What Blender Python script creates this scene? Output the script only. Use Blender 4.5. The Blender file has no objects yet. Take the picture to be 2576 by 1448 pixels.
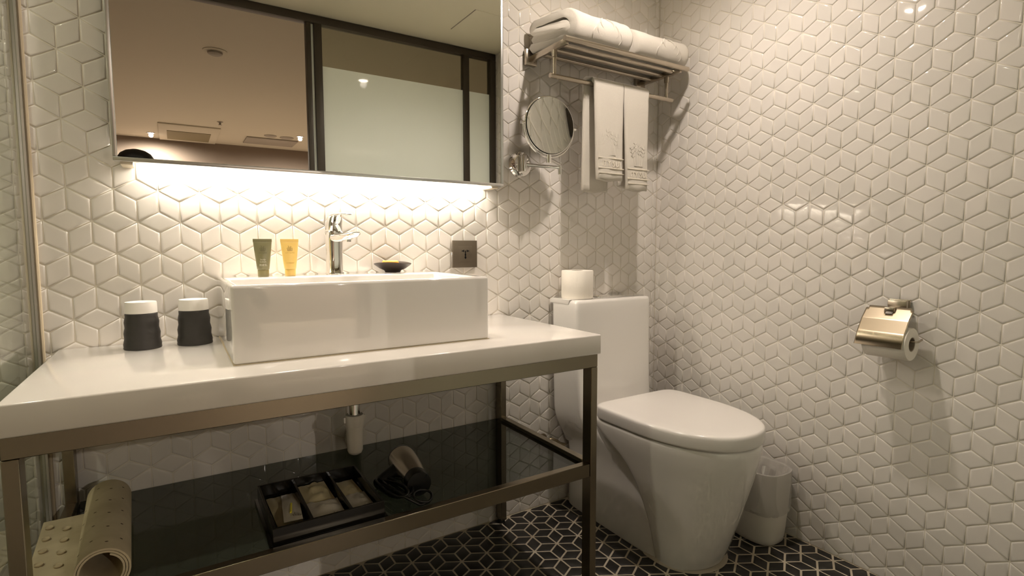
import bpy, bmesh, math, random
from mathutils import Vector, Matrix, noise
random.seed(7)
C = bpy.context.scene.collection
sc = bpy.context.scene
PI = math.pi
S = 0.05                      # tile edge
A = S * math.sqrt(3) / 2
XR = 1.5374                   # right wall
CEIL = 2.10

# ------------------------------------------------------------------ camera
CAM = Vector((-0.1456, -1.5605, 0.9515))
YAW, PITCH, ROLL = math.radians(32.1833), math.radians(-4.4044), math.radians(-0.1431)
FPX = 1345.97
fw = Vector((math.sin(YAW) * math.cos(PITCH), math.cos(YAW) * math.cos(PITCH), math.sin(PITCH)))
rt = Vector((math.cos(YAW), -math.sin(YAW), 0))
up = rt.cross(fw)
rt2 = rt * math.cos(ROLL) + up * math.sin(ROLL)
up2 = -rt * math.sin(ROLL) + up * math.cos(ROLL)
cd = bpy.data.cameras.new('camera')
cd.sensor_width = 36.0
cd.lens = 36.0 * FPX / 2576.0
cd.clip_start = 0.02
cam = bpy.data.objects.new('camera', cd)
C.objects.link(cam)
cam.matrix_world = Matrix(((rt2.x, up2.x, -fw.x, CAM.x), (rt2.y, up2.y, -fw.y, CAM.y), (rt2.z, up2.z, -fw.z, CAM.z), (0, 0, 0, 1)))
sc.camera = cam

# ------------------------------------------------------------------ world, exposure
w = bpy.data.worlds.new('world'); sc.world = w; w.use_nodes = True
w.node_tree.nodes['Background'].inputs[0].default_value = (1.0, 0.85, 0.7, 1)
w.node_tree.nodes['Background'].inputs[1].default_value = 0.02
vs = sc.view_settings
vs.view_transform = 'Standard'; vs.look = 'None'; vs.gamma = 1.0; vs.use_curve_mapping = False
vs.exposure = 0.0
WARM = (1.0, 0.87, 0.79)
DOWN_W = 24.5
LED_E = 48.0
sc.cycles.use_denoising = True
sc.cycles.max_bounces = 8
sc.cycles.diffuse_bounces = 4
sc.cycles.adaptive_threshold = 0.04
sc.cycles.transparent_max_bounces = 10
sc.cycles.sample_clamp_indirect = 30.0
sc.cycles.caustics_reflective = False
sc.cycles.caustics_refractive = False

def project(p):
    d = Vector(p) - CAM
    z = d.dot(fw)
    if z < 0.05: return None
    return (1288 + FPX * d.dot(rt2) / z, 724 - FPX * d.dot(up2) / z)

# ------------------------------------------------------------------ materials
def mat(name, col, rough=0.5, metal=0.0, coat=0.0, spec=0.5, **kw):
    m = bpy.data.materials.new(name); m.use_nodes = True
    b = m.node_tree.nodes['Principled BSDF']
    b.inputs['Base Color'].default_value = (*col, 1)
    b.inputs['Roughness'].default_value = rough
    b.inputs['Metallic'].default_value = metal
    b.inputs['Coat Weight'].default_value = coat
    b.inputs['Coat Roughness'].default_value = 0.03
    b.inputs['Specular IOR Level'].default_value = spec
    for k, v in kw.items(): b.inputs[k.replace('_', ' ')].default_value = v
    return m
def nodes(m): return m.node_tree.nodes, m.node_tree.links, m.node_tree.nodes['Principled BSDF']
def add_bump(m, scale, strength, dist=0.001, detail=3.0, stretch=None):
    n, l, b = nodes(m)
    t = n.new('ShaderNodeTexCoord'); x = n.new('ShaderNodeTexNoise'); u = n.new('ShaderNodeBump')
    x.inputs['Scale'].default_value = scale; x.inputs['Detail'].default_value = detail
    u.inputs['Strength'].default_value = strength; u.inputs['Distance'].default_value = dist
    if stretch:
        mp = n.new('ShaderNodeMapping'); mp.inputs['Scale'].default_value = stretch
        l.new(t.outputs['Object'], mp.inputs[0]); l.new(mp.outputs[0], x.inputs['Vector'])
    else: l.new(t.outputs['Object'], x.inputs['Vector'])
    l.new(x.outputs['Fac'], u.inputs['Height']); l.new(u.outputs[0], b.inputs['Normal'])
    return x
def vary(m, c0, c1, scale, detail=4, lo=0.35, hi=0.65, stretch=None):
    n, l, b = nodes(m)
    t = n.new('ShaderNodeTexCoord'); x = n.new('ShaderNodeTexNoise'); r = n.new('ShaderNodeValToRGB')
    x.inputs['Scale'].default_value = scale; x.inputs['Detail'].default_value = detail
    r.color_ramp.elements[0].position = lo; r.color_ramp.elements[1].position = hi
    r.color_ramp.elements[0].color = (*c0, 1); r.color_ramp.elements[1].color = (*c1, 1)
    if stretch:
        mp = n.new('ShaderNodeMapping'); mp.inputs['Scale'].default_value = stretch
        l.new(t.outputs['Object'], mp.inputs[0]); l.new(mp.outputs[0], x.inputs['Vector'])
    else: l.new(t.outputs['Object'], x.inputs['Vector'])
    l.new(x.outputs['Fac'], r.inputs[0]); l.new(r.outputs[0], b.inputs['Base Color'])
def tile_mat(name, c0, c1, rough, coat, bump):
    m = mat(name, c0, rough, coat=coat)
    n, l, b = nodes(m)
    g = n.new('ShaderNodeNewGeometry'); o = n.new('ShaderNodeObjectInfo')
    ad = n.new('ShaderNodeMath'); ad.operation = 'ADD'; fr = n.new('ShaderNodeMath'); fr.operation = 'FRACT'
    l.new(g.outputs['Random Per Island'], ad.inputs[0]); l.new(o.outputs['Random'], ad.inputs[1]); l.new(ad.outputs[0], fr.inputs[0])
    mx = n.new('ShaderNodeMix'); mx.data_type = 'RGBA'
    mx.inputs[6].default_value = (*c0, 1); mx.inputs[7].default_value = (*c1, 1)
    l.new(fr.outputs[0], mx.inputs[0]); l.new(mx.outputs[2], b.inputs['Base Color'])
    return m
def thin_glass(name, tint, ior=1.5, rough=0.0):
    m = bpy.data.materials.new(name); m.use_nodes = True
    n, l = m.node_tree.nodes, m.node_tree.links
    n.remove(n['Principled BSDF'])
    tr = n.new('ShaderNodeBsdfTransparent'); tr.inputs[0].default_value = (*tint, 1)
    gl = n.new('ShaderNodeBsdfGlossy'); gl.inputs['Roughness'].default_value = rough
    lw = n.new('ShaderNodeLayerWeight'); lw.inputs[0].default_value = 0.5
    pw = n.new('ShaderNodeMath'); pw.operation = 'POWER'; pw.inputs[1].default_value = 4.6; l.new(lw.outputs['Facing'], pw.inputs[0])
    ma = n.new('ShaderNodeMath'); ma.operation = 'MULTIPLY_ADD'; ma.inputs[1].default_value = 0.93; ma.inputs[2].default_value = 0.07; l.new(pw.outputs[0], ma.inputs[0])
    ge = n.new('ShaderNodeNewGeometry'); om = n.new('ShaderNodeMath'); om.operation = 'SUBTRACT'; om.inputs[0].default_value = 1.0; l.new(ge.outputs['Backfacing'], om.inputs[1])
    fr = n.new('ShaderNodeMath'); fr.operation = 'MULTIPLY'; l.new(ma.outputs[0], fr.inputs[0]); l.new(om.outputs[0], fr.inputs[1])
    mx = n.new('ShaderNodeMixShader')
    l.new(fr.outputs[0], mx.inputs[0]); l.new(tr.outputs[0], mx.inputs[1]); l.new(gl.outputs[0], mx.inputs[2])
    l.new(mx.outputs[0], n['Material Output'].inputs[0])
    return m
def emit(name, col, s):
    m = bpy.data.materials.new(name); m.use_nodes = True
    n, l = m.node_tree.nodes, m.node_tree.links
    n.remove(n['Principled BSDF']); e = n.new('ShaderNodeEmission')
    e.inputs[0].default_value = (*col, 1); e.inputs[1].default_value = s
    l.new(e.outputs[0], n['Material Output'].inputs[0]); return m

M = {}
M['tile'] = tile_mat('white_glazed_tile', (0.70, 0.665, 0.615), (0.76, 0.715, 0.665), 0.045, 0.0, 0.04)
M['grout'] = mat('cream_grout', (0.72, 0.67, 0.575), 0.9)
M['ftile'] = tile_mat('black_floor_tile', (0.014, 0.012, 0.010), (0.028, 0.025, 0.021), 0.42, 0.0, 0.25)
M['fgrout'] = mat('beige_floor_grout', (0.52, 0.45, 0.34), 0.9); vary(M['fgrout'], (0.44, 0.37, 0.27), (0.60, 0.53, 0.41), 9)
M['ceramic'] = mat('white_ceramic', (0.80, 0.77, 0.73), 0.06, coat=1.0)
M['lid'] = mat('white_seat_plastic', (0.80, 0.765, 0.725), 0.16, coat=0.3)
M['counter'] = mat('white_solid_surface', (0.80, 0.76, 0.71), 0.13, coat=0.3)
M['steel'] = mat('brushed_stainless', (0.29, 0.25, 0.185), 0.26, metal=1.0); add_bump(M['steel'], 60, 0.08, 0.0005, 2, (1, 1, 30))
n_, l_, b_ = nodes(M['steel']); b_.inputs['Anisotropic'].default_value = 0.4
M['satin'] = mat('satin_nickel', (0.47, 0.415, 0.34), 0.25, metal=1.0)
M['gold'] = mat('brushed_steel_cover', (0.58, 0.495, 0.37), 0.23, metal=1.0); add_bump(M['gold'], 30, 0.05, 0.0004, 2, (1, 60, 1))
M['chrome'] = mat('chrome', (0.86, 0.85, 0.83), 0.03, metal=1.0)
M['alu'] = mat('aluminium_trim', (0.62, 0.62, 0.61), 0.28, metal=1.0)
M['mirror'] = mat('silvered_mirror', (0.86, 0.87, 0.84), 0.0, metal=1.0)
M['housing'] = mat('white_mirror_housing', (0.70, 0.62, 0.48), 0.5)
M['towel'] = mat('cream_terry_cloth', (0.82, 0.76, 0.66), 0.95, spec=0.1); add_bump(M['towel'], 1100, 0.9, 0.0034, 5)
b_ = nodes(M['towel'])[2]; b_.inputs['Sheen Weight'].default_value = 0.35
M['weave'] = mat('flat_woven_band', (0.80, 0.74, 0.63), 0.9, spec=0.1); add_bump(M['weave'], 1400, 0.4, 0.0008)
M['paper'] = mat('toilet_paper', (0.84, 0.79, 0.71), 0.95, spec=0.1); add_bump(M['paper'], 220, 0.35, 0.001)
M['core'] = mat('cardboard_core', (0.30, 0.24, 0.18), 0.9)
M['smoke'] = thin_glass('smoked_glass', (0.33, 0.37, 0.33), 1.5)
M['pane'] = thin_glass('shower_glass', (0.86, 0.90, 0.84), 1.52)
M['clear'] = thin_glass('clear_partition_glass', (0.80, 0.82, 0.76), 1.5)
M['edge'] = mat('green_glass_edge', (0.25, 0.36, 0.31), 0.2)
M['frost'] = mat('frosted_film_glass', (0.84, 0.90, 0.82), 0.55, coat=1.0)
M['bronze'] = mat('dark_bronze_frame', (0.05, 0.04, 0.028), 0.45, metal=0.3)
M['silicone'] = mat('yellowed_silicone', (0.58, 0.49, 0.34), 0.5)
M['seal'] = mat('grey_cement_seal', (0.36, 0.31, 0.24), 0.9)
M['charcoal'] = mat('charcoal_rubber_sleeve', (0.030, 0.027, 0.024), 0.48)
M['whitecup'] = mat('white_cup_ceramic', (0.80, 0.77, 0.72), 0.3)
M['green'] = mat('olive_tube', (0.20, 0.185, 0.095), 0.32, coat=0.2)
M['greencap'] = mat('olive_tube_cap', (0.25, 0.22, 0.10), 0.28)
M['yellow'] = mat('yellow_tube', (0.80, 0.55, 0.16), 0.35, coat=0.2)
M['yellowcap'] = mat('yellow_tube_cap', (0.76, 0.52, 0.15), 0.3)
M['inkd'] = mat('dark_ink', (0.07, 0.045, 0.02), 0.6)
M['inkg'] = mat('faded_ink', (0.075, 0.07, 0.035), 0.6)
M['inkw'] = mat('white_ink', (0.62, 0.58, 0.46), 0.6)
M['inky'] = mat('faint_ink', (0.52, 0.30, 0.06), 0.6)
M['soap'] = mat('amber_soap', (0.85, 0.45, 0.06), 0.35, Subsurface_Weight=0.3)
M['dish'] = mat('dark_stoneware', (0.045, 0.035, 0.028), 0.42)
M['plate'] = mat('bronze_outlet_plate', (0.13, 0.105, 0.075), 0.42, metal=0.4)
M['black'] = mat('black_plastic', (0.010, 0.010, 0.009), 0.32)
M['hole'] = mat('socket_hole', (0.004, 0.004, 0.004), 0.8)
M['lacquer'] = mat('black_lacquer', (0.008, 0.007, 0.005), 0.16)
M['drybody'] = mat('silver_dryer_shell', (0.78, 0.72, 0.63), 0.27, metal=1.0)
M['pvc'] = mat('white_pvc', (0.72, 0.68, 0.60), 0.35)
M['rubber'] = mat('beige_rubber_mat', (0.62, 0.53, 0.36), 0.75); vary(M['rubber'], (0.50, 0.42, 0.27), (0.68, 0.59, 0.41), 14, 5, 0.3, 0.7, (1, 1, 1))
M['rubhole'] = mat('mat_hole', (0.05, 0.035, 0.02), 0.9)
M['bin'] = mat('white_bin_plastic', (0.72, 0.68, 0.61), 0.35)
M['sachet'] = mat('translucent_sachet', (0.60, 0.55, 0.45), 0.35, Transmission_Weight=0.25)
M['sachet2'] = mat('yellowish_sachet', (0.55, 0.47, 0.28), 0.4)
M['yell'] = mat('yellow_stick', (0.80, 0.70, 0.05), 0.4)
M['hose'] = mat('braided_hose', (0.35, 0.28, 0.18), 0.35, metal=0.8)
M['ceil'] = mat('cream_ceiling_paint', (0.88, 0.83, 0.66), 0.8)
M['bceil'] = mat('bedroom_ceiling_paint', (0.60, 0.55, 0.46), 0.8)
M['bwall'] = mat('bedroom_wallpaper', (0.25, 0.195, 0.155), 0.8); add_bump(M['bwall'], 120, 0.3)
M['bfloor'] = mat('bedroom_wood_floor', (0.42, 0.36, 0.28), 0.5); vary(M['bfloor'], (0.36, 0.30, 0.23), (0.48, 0.41, 0.33), 6, 6, 0.3, 0.7, (1, 12, 1))
M['vent'] = mat('grey_vent_plastic', (0.34, 0.30, 0.26), 0.6)
M['ventd'] = mat('olive_vent_filter', (0.24, 0.20, 0.12), 0.8)
M['skin'] = mat('skin', (0.45, 0.28, 0.19), 0.55)
M['hair'] = mat('black_hair', (0.006, 0.005, 0.004), 0.6)
M['shirt'] = mat('dark_clothing', (0.025, 0.025, 0.03), 0.9)
M['lampglow'] = emit('lamp_glow', (1.0, 0.88, 0.72), 300)
M['led'] = emit('led_strip_glow', (1.0, 0.915, 0.79), LED_E)
M['lamptrim'] = mat('white_lamp_trim', (0.75, 0.72, 0.66), 0.5)
# bin liner: thin translucent film
def film(name):
    m = bpy.data.materials.new(name); m.use_nodes = True
    n, l = m.node_tree.nodes, m.node_tree.links; n.remove(n['Principled BSDF'])
    tr = n.new('ShaderNodeBsdfTransparent'); df = n.new('ShaderNodeBsdfDiffuse'); gl = n.new('ShaderNodeBsdfGlossy')
    df.inputs[0].default_value = (0.75, 0.72, 0.67, 1); gl.inputs['Roughness'].default_value = 0.12
    a = n.new('ShaderNodeMixShader'); b = n.new('ShaderNodeMixShader')
    a.inputs[0].default_value = 0.34; b.inputs[0].default_value = 0.20
    l.new(tr.outputs[0], a.inputs[1]); l.new(df.outputs[0], a.inputs[2]); l.new(a.outputs[0], b.inputs[1]); l.new(gl.outputs[0], b.inputs[2])
    l.new(b.outputs[0], n['Material Output'].inputs[0]); return m
M['film'] = film('clear_bin_liner_film')

# ------------------------------------------------------------------ mesh helpers
class MB:
    def __init__(s): s.v = []; s.f = []
    def add(s, vs, fs):
        k = len(s.v); s.v += [tuple(p) for p in vs]; s.f += [tuple(i + k for i in f) for f in fs]; return s
    def box(s, a, b):
        x0, x1 = sorted((a[0], b[0])); y0, y1 = sorted((a[1], b[1])); z0, z1 = sorted((a[2], b[2]))
        return s.add([(x0,y0,z0),(x1,y0,z0),(x1,y1,z0),(x0,y1,z0),(x0,y0,z1),(x1,y0,z1),(x1,y1,z1),(x0,y1,z1)],
                     [(0,3,2,1),(4,5,6,7),(0,1,5,4),(1,2,6,5),(2,3,7,6),(3,0,4,7)])
    def loft(s, secs, cap=True, closed=True):
        n = len(secs[0]); k = len(s.v)
        for q in secs: s.v += [tuple(p) for p in q]
        for i in range(len(secs) - 1):
            for j in range(n if closed else n - 1):
                j2 = (j + 1) % n
                s.f.append((k+i*n+j, k+i*n+j2, k+(i+1)*n+j2, k+(i+1)*n+j))
        if cap:
            s.f.append(tuple(k + j for j in reversed(range(n))))
            s.f.append(tuple(k + (len(secs)-1)*n + j for j in range(n)))
        return s
    def lathe(s, prof, c, n=32, ax='z', wave=None, cap=True):
        secs = []
        for r, h in prof:
            q = []
            for j in range(n):
                t = 2*PI*j/n; a, b = r*math.cos(t), r*math.sin(t)
                hh = h + (wave(t, r) if wave else 0)
                if ax == 'z': q.append((c[0]+a, c[1]+b, c[2]+hh))
                elif ax == 'y': q.append((c[0]+a, c[1]+hh, c[2]+b))
                else: q.append((c[0]+hh, c[1]+a, c[2]+b))
            secs.append(q)
        return s.loft(secs, cap)
    def cyl(s, p0, p1, r, r1=None, n=24):
        return s.tube([p0, p1], [r, r if r1 is None else r1], n)
    def tube(s, pts, r, n=12, cap=True):
        pts = [Vector(p) for p in pts]
        rs = r if isinstance(r, (list, tuple)) else [r]*len(pts)
        t0 = (pts[1]-pts[0]).normalized()
        u = t0.orthogonal().normalized(); secs = []
        for i, p in enumerate(pts):
            t = (pts[min(i+1, len(pts)-1)] - pts[max(i-1, 0)]).normalized()
            u = (u - t*u.dot(t)).normalized(); v = t.cross(u)
            secs.append([p + (u*math.cos(2*PI*j/n) + v*math.sin(2*PI*j/n))*rs[i] for j in range(n)])
        return s.loft(secs, cap)
    def torus(s, c, R, r, nrm=(0,1,0), n=48, m=12, a0=0, a1=2*PI):
        nrm = Vector(nrm).normalized(); u = nrm.orthogonal().normalized(); v = nrm.cross(u); c = Vector(c)
        secs = []
        full = abs(a1-a0-2*PI) < 1e-6
        N = n if full else n+1
        for i in range(N):
            t = a0+(a1-a0)*i/n; d = u*math.cos(t)+v*math.sin(t)
            secs.append([c + d*(R+r*math.cos(2*PI*j/m)) + nrm*r*math.sin(2*PI*j/m) for j in range(m)])
        if full: secs.append(secs[0])
        return s.loft(secs, not full)
    def build(s, name, mt, parent=None, bevel=0, seg=2, smooth=True, angle=38, weld=False, sub=0):
        lo = [min(p[i] for p in s.v) for i in range(3)]; hi = [max(p[i] for p in s.v) for i in range(3)]
        c = Vector(((lo[0]+hi[0])/2, (lo[1]+hi[1])/2, lo[2] if parent is None else (lo[2]+hi[2])/2))
        me = bpy.data.meshes.new(name)
        me.from_pydata([tuple(Vector(p)-c) for p in s.v], [], s.f)
        bm = bmesh.new(); bm.from_mesh(me)
        bmesh.ops.remove_doubles(bm, verts=bm.verts, dist=1e-6)
        bmesh.ops.recalc_face_normals(bm, faces=bm.faces)
        if bevel:
            es = [e for e in bm.edges if len(e.link_faces) == 2 and e.calc_face_angle(0) > math.radians(25)]
            bmesh.ops.bevel(bm, geom=es, offset=bevel, segments=seg, profile=0.5, affect='EDGES', clamp_overlap=True)
        bm.to_mesh(me); bm.free()
        if smooth:
            for p in me.polygons: p.use_smooth = True
            me.set_sharp_from_angle(angle=math.radians(angle))
        me.materials.append(M[mt] if isinstance(mt, str) else mt)
        o = bpy.data.objects.new(name, me); C.objects.link(o); o.location = c
        if parent is not None: setp(o, parent)
        if sub:
            md = o.modifiers.new('sub', 'SUBSURF'); md.levels = sub; md.render_levels = sub
        return o
WL = {}
def wloc(o): return WL.get(o.name, o.location.copy())
def setp(o, parent):
    WL[o.name] = o.location.copy()
    o.parent = parent; o.matrix_parent_inverse = Matrix.Identity(4)
    o.location = o.location - wloc(parent)
def tag(o, label, cat, group=None, kind=None):
    o['label'] = label; o['category'] = cat
    if group: o['group'] = group
    if kind: o['kind'] = kind
    return o
def thing(name, loc, label, cat, group=None):
    o = bpy.data.objects.new(name, None); C.objects.link(o); o.location = loc; o.empty_display_size = 0.05
    return tag(o, label, cat, group)
def struct(o, label, cat): return tag(o, label, cat, kind='structure')
def text_mesh(txt, size, name='tmp', depth=0.0002):
    cu = bpy.data.curves.new(name, 'FONT'); cu.body = txt; cu.size = size; cu.extrude = depth; cu.align_x = 'CENTER'; cu.resolution_u = 3
    ob = bpy.data.objects.new(name, cu); C.objects.link(ob)
    dg = bpy.context.evaluated_depsgraph_get()
    me = bpy.data.meshes.new_from_object(ob.evaluated_get(dg))
    vs = [v.co.copy() for v in me.vertices]; fs = [tuple(p.vertices) for p in me.polygons]
    C.objects.unlink(ob); bpy.data.objects.remove(ob); bpy.data.curves.remove(cu); bpy.data.meshes.remove(me)
    return vs, fs
def ellipse(cx, cy, z, rx, ry, n=32, e=2.0):
    q = []
    for j in range(n):
        t = 2*PI*j/n; c, s_ = math.cos(t), math.sin(t)
        q.append((cx + rx*math.copysign(abs(c)**(2/e), c), cy + ry*math.copysign(abs(s_)**(2/e), s_), z))
    return q

# ------------------------------------------------------------------ the setting
def slab(name, a, b, mt, label, cat):
    return struct(MB().box(a, b).build(name, mt, smooth=False), label, cat)
wall_back = slab('wall_back', (-1.35, 0, 0), (XR+0.1, 0.1, CEIL), 'grout', 'white rhombus tiled wall behind the vanity and toilet', 'wall')
wall_right = slab('wall_right', (XR, -1.50, 0), (XR+0.1, 0, CEIL), 'grout', 'white rhombus tiled wall carrying the paper holder', 'wall')
wall_left = slab('wall_left', (-1.45, -1.40, 0), (-1.35, 0.1, CEIL), 'grout', 'far white tiled wall of the shower', 'wall')
floor = slab('floor', (-1.35, -1.50, -0.1), (XR, 0, 0), 'fgrout', 'black rhombus tile floor with beige grout', 'floor')
ceiling = slab('ceiling', (-1.45, -1.50, CEIL), (XR+0.1, 0.1, CEIL+0.25), 'ceil', 'cream painted bathroom ceiling', 'ceiling')
wall_front = slab('wall_front', (-1.45, -1.50, 0), (-0.62, -1.40, CEIL), 'housing', 'plain wall beside the bathroom doorway', 'wall')

def clip(poly, ax, lim, keep_less):
    out = []
    for i in range(len(poly)):
        a, b = poly[i], poly[(i+1) % len(poly)]
        ia = a[ax] <= lim if keep_less else a[ax] >= lim
        ib = b[ax] <= lim if keep_less else b[ax] >= lim
        if ia: out.append(a)
        if ia != ib:
            t = (lim-a[ax])/(b[ax]-a[ax]); out.append((a[0]+t*(b[0]-a[0]), a[1]+t*(b[1]-a[1])))
    return out
def area(p): return 0.5*sum(p[i][0]*p[(i+1) % len(p)][1]-p[(i+1) % len(p)][0]*p[i][1] for i in range(len(p)))
def inset(poly, d):
    n = len(poly); L = []
    for i in range(n):
        a, b = poly[i], poly[(i+1) % n]
        dx, dy = b[0]-a[0], b[1]-a[1]; q = math.hypot(dx, dy)
        nx, ny = -dy/q, dx/q
        L.append((nx, ny, nx*a[0]+ny*a[1]+d))
    out = []
    for i in range(n):
        a1, b1, c1 = L[i-1]; a2, b2, c2 = L[i]
        dt = a1*b2-a2*b1
        if abs(dt) < 1e-9: return None
        out.append(((c1*b2-c2*b1)/dt, (a1*c2-a2*c1)/dt))
    return out
def tile_geo(poly, prof):
    """rings of a cushion edged tile over a convex polygon, local (u,v,n)"""
    n = len(poly); rings = []
    for d, h in prof:
        q = inset(poly, d) if d > 0 else poly
        if q is None or area(q) < 1e-6 or area(q) > area(poly)+1e-9:
            q = rings[-1][0]
            cx = sum(p[0] for p in q)/n; cy = sum(p[1] for p in q)/n
            q = [((p[0]*0.8+cx*0.2), (p[1]*0.8+cy*0.2)) for p in q]
        rings.append((q, h))
    vs, fs = [], []
    for q, h in rings: vs += [(p[0], p[1], h) for p in q]
    for r in range(len(rings)-1):
        for i in range(n): fs.append((r*n+i, r*n+(i+1) % n, (r+1)*n+(i+1) % n, (r+1)*n+i))
    fs.append(tuple((len(rings)-1)*n+i for i in range(n)))
    return vs, fs
def dedupe(p):
    out = []
    for q in p:
        if not out or math.hypot(q[0]-out[-1][0], q[1]-out[-1][1]) > 4e-4: out.append(q)
    if len(out) > 1 and math.hypot(out[0][0]-out[-1][0], out[0][1]-out[-1][1]) < 4e-4: out.pop()
    return out
def tile_field(parent, u_off, v_off, parity, bnd, to_world, U, V, N, prof, gap, mt, hidden, limit=300, tilt=0.0042):
    """rhombille tiling: U,V,N world axes, to_world(u,v) base point"""
    u0, u1, v0, v1 = bnd
    i0, i1 = int((u0-u_off)/A)-3, int((u1-u_off)/A)+4
    j0, j1 = int((v0-v_off)/(1.5*S))-3, int((v1-v_off)/(1.5*S))+4
    tiles = []
    shapes = [[(0,0),(A,-S/2),(2*A,0),(A,S/2)], [(0,0),(A,S/2),(A,1.5*S),(0,S)], [(0,0),(0,S),(-A,1.5*S),(-A,S/2)]]
    for j in range(j0, j1):
        for i in range(i0, i1):
            if (i+j) % 2 != parity: continue
            for k, sh in enumerate(shapes):
                p = [(u_off+i*A+x, v_off+j*1.5*S+y) for x, y in sh]
                p = inset(p, gap/2)
                full = all(u0+gap/2 <= q[0] <= u1-gap/2 and v0+gap/2 <= q[1] <= v1-gap/2 for q in p)
                if not full:
                    for ax, lim, less in ((0,u0+gap/2,False),(0,u1-gap/2,True),(1,v0+gap/2,False),(1,v1-gap/2,True)):
                        p = clip(p, ax, lim, less)
                        if len(p) < 3: break
                    if len(p) < 3: continue
                    p = dedupe(p)
                    if len(p) < 3 or area(p) < 3e-5: continue
                cu = sum(q[0] for q in p)/len(p); cv = sum(q[1] for q in p)/len(p)
                cw = to_world(cu, cv)
                px = [project(to_world(*q)) for q in p]
                score = 0
                if all(px):
                    c = project(cw)
                    if -20 < c[0] < 2596 and -20 < c[1] < 1468 and not hidden(c[0], c[1]): score = abs(area(px))
                tiles.append((score, k if full else -1, p, (cu, cv), cw))
    tiles.sort(key=lambda t: -t[0])
    shared = {}
    rest = MB()
    B = Matrix((U, V, N)).transposed()
    for idx, (score, k, p, c, cw) in enumerate(tiles):
        loc = [(q[0]-c[0], q[1]-c[1]) for q in p]
        if idx < limit and score > 60:
            if k >= 0 and k in shared: me = shared[k]
            else:
                vs, fs = tile_geo(loc, prof)
                me = bpy.data.meshes.new('tile'); me.from_pydata(vs, [], fs)
                for pl in me.polygons: pl.use_smooth = True
                me.materials.append(M[mt])
                if k >= 0: shared[k] = me
            o = bpy.data.objects.new('tile', me); C.objects.link(o)
            o.parent = parent
            R = B @ Matrix.Rotation(random.gauss(0, tilt), 3, 'X') @ Matrix.Rotation(random.gauss(0, tilt), 3, 'Y')
            o.matrix_local = Matrix.Translation(Vector(cw)-wloc(parent)) @ R.to_4x4()
        else:
            vs, fs = tile_geo(loc, prof)
            ta, tb = random.gauss(0, tilt), random.gauss(0, tilt)
            rest.add([Vector(cw)+U*x+V*y+N*(z+(x*ta+y*tb if z > 0.0005 else 0)) for x, y, z in vs], fs)
    if rest.v:
        me = bpy.data.meshes.new('tile_field')
        pw = wloc(parent)
        me.from_pydata([tuple(Vector(q)-pw) for q in rest.v], [], rest.f)
        for pl in me.polygons: pl.use_smooth = True
        me.materials.append(M[mt])
        o = bpy.data.objects.new('remaining_tiles', me); C.objects.link(o); o.parent = parent; o['kind'] = 'stuff'

WPROF = [(0, -0.0008), (0.0003, 0.0008), (0.0013, 0.0016), (0.0030, 0.0020), (0.0052, 0.00205)]
FPROF = [(0, -0.001), (0.0003, 0.0008), (0.0012, 0.0014)]
ZF = 21.75*S
def hid_back(x, y):
    if 290 < x < 1258 and y < 404 + (x-284)*0.061: return True
    if 575 < x < 1230 and 720 < y < 900: return True
    if y > 880 + (150-x)*0.9 and x < 150: return True
    if x < 1500 and 880-x*0.03 < y < 1100-x*0.14: return True
    if 1420 < x < 1640 and y > 745: return True
    if 1345 < x < 1720 and 40 < y < 180: return True
    return False
def hid_right(x, y): return (x < 1915 and y > 1000) or (2155 < x < 2300 and 775 < y < 895)
def hid_floor(x, y):
    if 1500 < x < 1830 and y < 1300 + (x-1500)*0.4: return True
    return x < 1200 and y < 1420 - (x-700)*0.28
vx = lambda *a: Vector(a)
tile_field(wall_back, 0.0, ZF, 0, (-1.35, XR, 0.0, CEIL), lambda u, v: Vector((u, 0, v)), vx(1,0,0), vx(0,0,1), vx(0,-1,0), WPROF, 0.0022, 'tile', hid_back)
tile_field(wall_right, 0.492*S, ZF-0.013*S, 0, (0.003, 1.49, 0.0, CEIL), lambda u, v: Vector((XR, -u, v)), vx(0,-1,0), vx(0,0,1), vx(-1,0,0), WPROF, 0.0022, 'tile', hid_right)
tile_field(wall_left, 0.3*S, ZF, 0, (0.003, 1.37, 0.0, CEIL), lambda u, v: Vector((-1.35, -u, v)), vx(0,-1,0), vx(0,0,1), vx(1,0,0), WPROF, 0.0022, 'tile', lambda x, y: True)
# floor lattice: star rows at y = -1.755 s - 1.5 s j, odd columns on row 0
tile_field(floor, 0.65*S, -1.755*S, 1, (-1.345, XR-0.002, -1.49, -0.003), lambda u, v: Vector((u, v, 0)), vx(1,0,0), vx(0,1,0), vx(0,0,1), FPROF, 0.0056, 'ftile', hid_floor, tilt=0.003)

# ------------------------------------------------------------------ bedroom seen in the mirror
slab('floor_bedroom', (-2.2, -6.65, -0.1), (2.6, -1.501, -0.002), 'bfloor', 'wooden bedroom floor beyond the doorway', 'floor')
slab('ceiling_bedroom', (-2.2, -6.75, 2.30), (2.6, -1.501, 2.4), 'bceil', 'beige bedroom ceiling reflected in the mirror', 'ceiling')
slab('wall_bedroom_far', (-2.2, -6.75, 0), (2.6, -6.65, 2.30), 'bwall', 'brown papered bedroom wall reflected in the mirror', 'wall')
slab('wall_bedroom_left', (-2.3, -6.65, 0), (-2.2, -1.47, 2.30), 'bwall', 'brown papered side wall left of the bedroom', 'wall')
slab('wall_bedroom_right', (2.6, -6.65, 0), (2.7, -1.47, 2.30), 'bwall', 'brown papered side wall right of the bedroom', 'wall')
slab('wall_bedroom_near', (-2.2, -1.55, 0), (-1.45, -1.45, 2.30), 'bwall', 'bedroom wall strip beside the shower', 'wall')
slab('wall_bedroom_corner', (XR+0.1, -1.55, 0), (2.6, -1.45, 2.30), 'bwall', 'bedroom wall strip beside the toilet', 'wall')

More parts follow.
